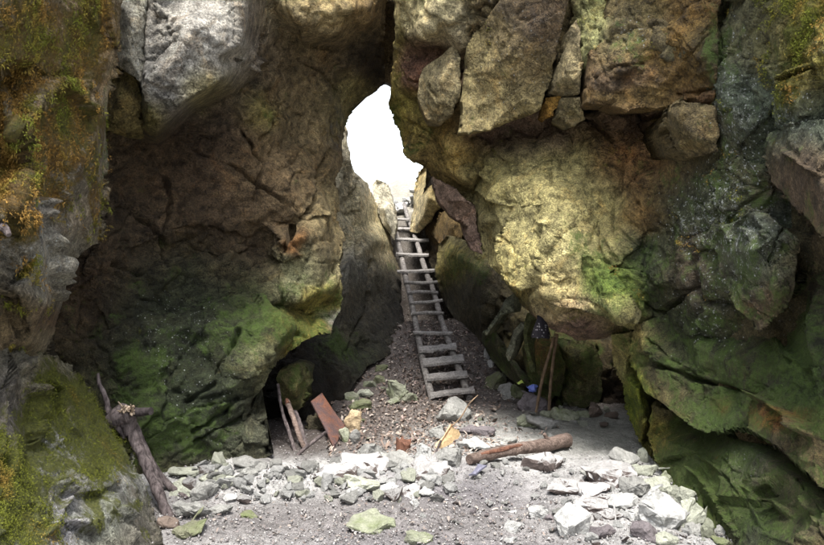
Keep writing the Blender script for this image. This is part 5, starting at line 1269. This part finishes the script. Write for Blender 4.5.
# black mesh bag wedged under the overhang
g = NT('black_mesh'); co = g.n('ShaderNodeTexCoord').outputs['Object']
w = g.n('ShaderNodeTexVoronoi', Vector=co, Scale=60.0)
cs = g.n('ShaderNodeSeparateColor', Color=w.outputs['Color']).outputs[0]
sp_ = g.math('MULTIPLY', g.mr(cs, 0.72, 0.78), g.mr(w.outputs['Distance'], 0.45, 0.3))
MESHM = g.done(g.mix(sp_, (0.010, 0.009, 0.011), (0.12, 0.115, 0.12)), 0.9, g.bump(g.noise(co, 60, 4), 0.01, 0.8), 0.1)
Vb = []; rings = [(315, 540.5, 3.0), (319, 541, 4.5), (324, 541, 6.0), (330, 540.5, 8.0), (335, 540.5, 9.5), (338, 540.5, 9.3)]
seg = 18; Fb = []
for k, (v, uc, wd) in enumerate(rings):
    for j in range(seg):
        th = 2 * math.pi * j / seg
        u = uc + wd * math.cos(th); Vb.append(np.array(pt(u, v, 5.70 + 0.007 * wd * math.sin(th))))
for k in range(len(rings) - 1):
    for j in range(seg):
        a_, b_ = k * seg + j, k * seg + (j + 1) % seg
        Fb.append((a_, b_, b_ + seg, a_ + seg))
Fb += [tuple(range(seg)), tuple(range((len(rings) - 1) * seg, len(rings) * seg))[::-1]]
Vb = np.array(Vb); Vb += 0.008 * np.stack([vnoise(Vb * 30 + 5 * k, 9) for k in range(3)], 1)
o = mesh_obj('mesh_bag', Vb, Fb, MESHM); auto_smooth(o, 50)
tag(o, 'black speckled mesh bag wedged under the overhang above the sticks', 'mesh bag')

# ---- small rubble: a few shapes, copied
protos = {}
def chip_proto(kind, k):
    if (kind, k) not in protos:
        P, Fc = stone_mesh(1500 + k, 1.0, 0.8, 0.55, 13 + k % 4, 1)
        me = bpy.data.meshes.new('rubble_chip'); me.from_pydata([tuple(p) for p in P], [], [tuple(f) for f in Fc]); me.materials.append(STM[kind])
        protos[(kind, k)] = me
    return protos[(kind, k)]
rg = random.Random(99)
GRP = [('rubble chips on the left ridge', 'small pale rubble chip, one of many on the left ridge below the dark hole', (188, 450), (466, 503), 148, ('white', 'grey', 'white', 'palegreen', 'slab', 'white'), (8, 25)),
       ('rubble chips by the right pile', 'small white rubble chip, one of many around the right-hand stone pile', (555, 715), (480, 546), 50, ('white', 'grey', 'palegreen', 'white', 'slab'), (6, 18)),
       ('rubble chips along the bench edge', 'small white chip, one of many on the lime crust below the log', (450, 590), (462, 512), 30, ('white', 'white', 'grey', 'slab'), (4, 14)),
       ('rubble chips in the foreground grit', 'small chip of stone, one of many in the foreground grit', (175, 560), (506, 547), 20, ('white', 'grey', 'white', 'dark'), (4, 10)),
       ('stones along the dark wall foot', 'small greenish stone, one of several on the dirt by the dark left wall', (340, 412), (372, 440), 9, ('green', 'moss', 'grey'), (5, 10)),
       ('stones along the recess', 'small stone, one of several along the edge of the recess', (478, 625), (400, 428), 22, ('green', 'grey', 'palegreen', 'brown'), (5, 12)),
       ('bright stones above the ladder', 'bright stone, one of several on the slope above the ladder', (386, 432), (168, 216), 20, ('white', 'white', 'white'), (10, 24))]
for gname, lb, (ua, ub), (va, vb), n, kinds, (wa, wb) in GRP:
    for k in range(n):
        u = rg.uniform(ua, ub); v = rg.uniform(va, vb)
        if 'left ridge' in gname and v > 507 - (450 - u) * 0.02: v -= 10
        if 'foreground' in gname and rg.random() < 0.5: u = rg.uniform(420, 560)
        if 'right pile' in gname: v = max(v, 478 + abs(rg.gauss(0, 18))); u = min(u, 640 + (v - 470) * 0.9)
        x, y, z = on_ground(u, v)
        kd = rg.choice(kinds)
        o = bpy.data.objects.new('rubble_chip', chip_proto(kd, rg.randrange(7)))
        w = rg.uniform(wa, wb) * (0.6 + 0.4 * rg.random()) * y / F
        o.scale = (w, w * rg.uniform(0.8, 1.2), w * rg.uniform(0.8, 1.3)); o.rotation_euler = (rg.uniform(-.4, .4), rg.uniform(-.4, .4), rg.uniform(0, 6.28))
        o.location = (x, y, z + 0.22 * w)
        COL.objects.link(o); tag(o, lb, 'stone', gname)

# ---- gravel and leaf litter nobody could count
def scatter(name, n, fn, size, mat, label, flat=False, colors=None, seed=1):
    r = np.random.default_rng(seed)
    U, V_ = fn(r, n)
    Y = np.array([0.0] * len(U))
    ys = np.linspace(3.2, 11, 500)
    pos = []
    # vectorised ground hit: march along each sight line
    yy = np.full(len(U), 3.0); hit = np.zeros(len(U), bool)
    for t in np.linspace(3.2, 12, 900):
        x = (U - CU) / F * t; z = CH - (V_ - CV) / F * t
        g_ = ground_h(x, np.full(len(U), t))
        m_ = (~hit) & (z <= g_); yy[m_] = t; hit |= m_
        if hit.all(): break
    yy = yy + r.uniform(-0.01, 0.01, len(U))
    x = (U - CU) / F * yy + r.uniform(-0.01, 0.01, len(U)); z = ground_h(x, yy)
    c = np.stack([x, yy, z], 1)[hit]; k = len(c)
    s = r.uniform(size[0], size[1], k) * r.uniform(0.5, 1.0, k)
    if flat:
        base = np.array(((-1, -0.35, 0), (0.0, -0.5, .25), (1, -0.1, 0), (0.9, 0.2, .05), (0, 0.5, .2), (-0.9, 0.3, .1)), float)
        fcs = np.array(((0, 1, 4, 5), (1, 2, 3, 4)))
    else:
        base = np.array(((1, 0, 0), (-1, 0, 0), (0, 1, 0), (0, -1, 0), (0, 0, .7), (0, 0, -.7)), float)
        fcs = np.array(((0, 2, 4), (2, 1, 4), (1, 3, 4), (3, 0, 4), (2, 0, 5), (1, 2, 5), (3, 1, 5), (0, 3, 5)))
    B = base[None] * r.uniform(0.55, 1.2, (k, len(base), 3)) + (0 if flat else r.uniform(-.25, .25, (k, len(base), 3)))
    an = r.uniform(0, 6.28, k); ca, sa = np.cos(an), np.sin(an)
    X = B[..., 0] * ca[:, None] - B[..., 1] * sa[:, None]; Yv = B[..., 0] * sa[:, None] + B[..., 1] * ca[:, None]
    tl = r.normal(0, 0.45 if flat else 0.2, (k, 2))
    Zv = B[..., 2] + X * tl[:, :1] + Yv * tl[:, 1:]
    VV = np.stack([X, Yv, Zv], -1) * s[:, None, None] + c[:, None, :] + np.array((0, 0, 0.02 if flat else 0.012))
    FF = (fcs[None] + (np.arange(k) * len(base))[:, None, None]).reshape(-1, fcs.shape[1])
    o = mesh_obj(name, VV.reshape(-1, 3), FF, mat, origin=(0, 0, 0))
    cols = colors[r.integers(0, len(colors), k)] * r.uniform(0.6, 1.25, (k, 1))
    attr_color(o, 'tone', np.repeat(cols, len(base), 0))
    tag(o, label, name.replace('_', ' '), kind='stuff')
g = NT('loose_bits'); MBITS = g.done(g.n('ShaderNodeAttribute', _attribute_name='tone').outputs['Color'], 0.9, None, 0.15)
def reg_gravel(r, n):
    u = r.uniform(150, 735, n); v = 445 + 102 * r.random(n) ** 0.8
    return u, v
scatter('gravel', 5500, reg_gravel, (0.004, 0.013), MBITS, 'pale grit and gravel strewn over the floor', False, np.array(((0.33, 0.32, 0.31), (0.27, 0.26, 0.26), (0.2, 0.18, 0.18), (0.36, 0.35, 0.34), (0.17, 0.15, 0.14), (0.3, 0.28, 0.26))), 5)
def reg_litter(r, n):
    u = r.normal(430, 50, n); v = r.uniform(315, 458, n)
    return np.clip(u + (v - 400) * -0.25, 330, 560), v
scatter('leaf_litter', 6500, reg_litter, (0.010, 0.032), MBITS, 'dry brown leaf litter on the dirt around the ladder', True, np.array(((0.2, 0.15, 0.12), (0.13, 0.095, 0.08), (0.28, 0.23, 0.19), (0.10, 0.075, 0.06), (0.36, 0.31, 0.27), (0.25, 0.19, 0.17))), 6)
def reg_litter2(r, n):
    return r.uniform(180, 560, n), r.uniform(498, 547, n)
scatter('leaf_litter', 350, reg_litter2, (0.006, 0.020), MBITS, 'bits of dry leaf and bark trodden into the foreground grit', True, np.array(((0.2, 0.165, 0.145), (0.13, 0.105, 0.095), (0.28, 0.24, 0.21), (0.17, 0.15, 0.145))), 8)

# ---- moss: tufts rooted on the rock where it grows
def moss(name, R, n, length, label, gold, seed, droop=0.8):
    r = np.random.default_rng(seed)
    p, nr, mo, u, v = R['p'], R['n'], R['moss'], R['u'], R['v']
    vis = (u > -60) & (u < 884) & (v > -40) & (v < 590)
    pat = mo * 1.25 + 1.3 * fbm(p * 5.5, 5, seed + 3, 0.65)
    w = np.clip((pat - 0.38) / 0.45, 0, 1) * vis
    w = w / w.sum()
    k = r.choice(len(p), n, p=w)
    k = np.repeat(k[::6], 6)[:n]   # tufts stand in small cushions
    c = p[k] + r.normal(0, 0.009, (n, 3)) + nr[k] * 0.004; nn = nr[k]
    bl = 4
    L = r.uniform(length[0], length[1], (n, bl, 1)) * (0.6 + 0.8 * r.random((n, 1, 1)))
    dirv = nn[:, None, :] * 0.8 + r.normal(0, 0.55, (n, bl, 3)); dirv[..., 2] -= droop * r.random((n, bl))
    dirv /= np.linalg.norm(dirv, axis=-1, keepdims=True)
    side = np.cross(dirv, r.normal(size=(n, bl, 3))); side /= np.linalg.norm(side, axis=-1, keepdims=True)
    wd = L * 0.2
    base = np.repeat(c[:, None], bl, 1)
    a = base - side * wd * .5; b = base + side * wd * .5; m1 = base + dirv * L * .6 + side * wd * .5; m2 = base + dirv * L * .6 - side * wd * .5
    t = base + dirv * L; t[..., 2] -= L[..., 0] * 0.3
    VV = np.stack([a, b, m1, t, m2], 2).reshape(-1, 3)
    N_ = n * bl
    i = np.arange(N_)[:, None] * 5
    FF = np.concatenate([i + np.array(((0, 1, 2, 4),))], 0); FT = i + np.array(((4, 2, 3),))
    g1 = fbm(c * 4.2, 4, seed + 8); f = np.clip((g1 + gold) * 2.2 + 0.5, 0, 1)[:, None]
    colr = f * np.array((0.27, 0.16, 0.042)) + (1 - f) * np.array((0.15, 0.165, 0.025))
    colr = colr * r.uniform(0.7, 1.25, (n, 1)) * np.repeat(r.uniform(0.55, 1.5, (n // 6 + 1, 1)), 6, 0)[:n]
    o = mesh_two(name, VV, FF, FT, MBITS)
    o.data.polygons.foreach_set('use_smooth', np.zeros(len(o.data.polygons), dtype=bool))
    attr_color(o, 'tone', np.repeat(colr, bl * 5, 0))
    tag(o, label, 'moss', kind='stuff')
moss('moss', WC, 56000, (0.004, 0.012), 'golden and rusty moss hanging on the near cliff', 0.02, 5, 1.1)
moss('moss', WB, 48000, (0.0025, 0.007), 'green moss covering the bank at the lower left', -0.5, 6, 0.2)
moss('moss', WR, 14000, (0.003, 0.009), 'yellow-green moss on the upper right wall', -0.12, 7, 0.8)
# ---------------------------------------------------------------- daylight, camera, picture settings
SUN_EL, SUN_AZ = 66.0, 183.0          # degrees; azimuth clockwise from +Y seen from above
w = bpy.data.worlds.new('World'); SC.world = w; w.use_nodes = True
nt = w.node_tree
sky = nt.nodes.new('ShaderNodeTexSky'); sky.sky_type = 'NISHITA'; sky.sun_disc = False
sky.sun_elevation = math.radians(SUN_EL); sky.sun_rotation = math.radians(SUN_AZ)
sky.air_density = 1.0; sky.dust_density = 2.0; sky.ozone_density = 1.0
bg = nt.nodes['Background']; bg.inputs['Strength'].default_value = 0.115
hs = nt.nodes.new('ShaderNodeHueSaturation'); hs.inputs['Saturation'].default_value = 0.35; hs.inputs['Value'].default_value = 1.1   # thin white overcast
nt.links.new(sky.outputs[0], hs.inputs['Color']); nt.links.new(hs.outputs[0], bg.inputs['Color'])
L = bpy.data.lights.new('sun', 'SUN'); L.energy = 1.5; L.angle = math.radians(18); L.color = (1.0, 0.96, 0.9)
so = bpy.data.objects.new('sun', L); COL.objects.link(so)
az, el = math.radians(SUN_AZ), math.radians(SUN_EL)
dv = Vector((math.sin(az) * math.cos(el), math.cos(az) * math.cos(el), math.sin(el)))
so.rotation_euler = dv.to_track_quat('Z', 'Y').to_euler(); so.location = dv * 30

cam = bpy.data.cameras.new('camera'); cam.sensor_width = 36; cam.lens = F / 824 * 36; cam.shift_y = -(272.5 - CV) / 824
cam.clip_start = 0.05; cam.clip_end = 1000
co_ = bpy.data.objects.new('camera', cam); COL.objects.link(co_); co_.location = (0, 0, CH); co_.rotation_euler = (math.pi / 2, 0, 0)
SC.camera = co_
vs = SC.view_settings
SC.display_settings.display_device = 'sRGB'
vs.view_transform = 'Standard'; vs.look = 'None'; vs.gamma = 1.0; vs.exposure = 2.35; vs.use_curve_mapping = False
SC.render.engine = 'CYCLES'
SC.cycles.use_denoising = True
SC.cycles.max_bounces = 8; SC.cycles.diffuse_bounces = 5
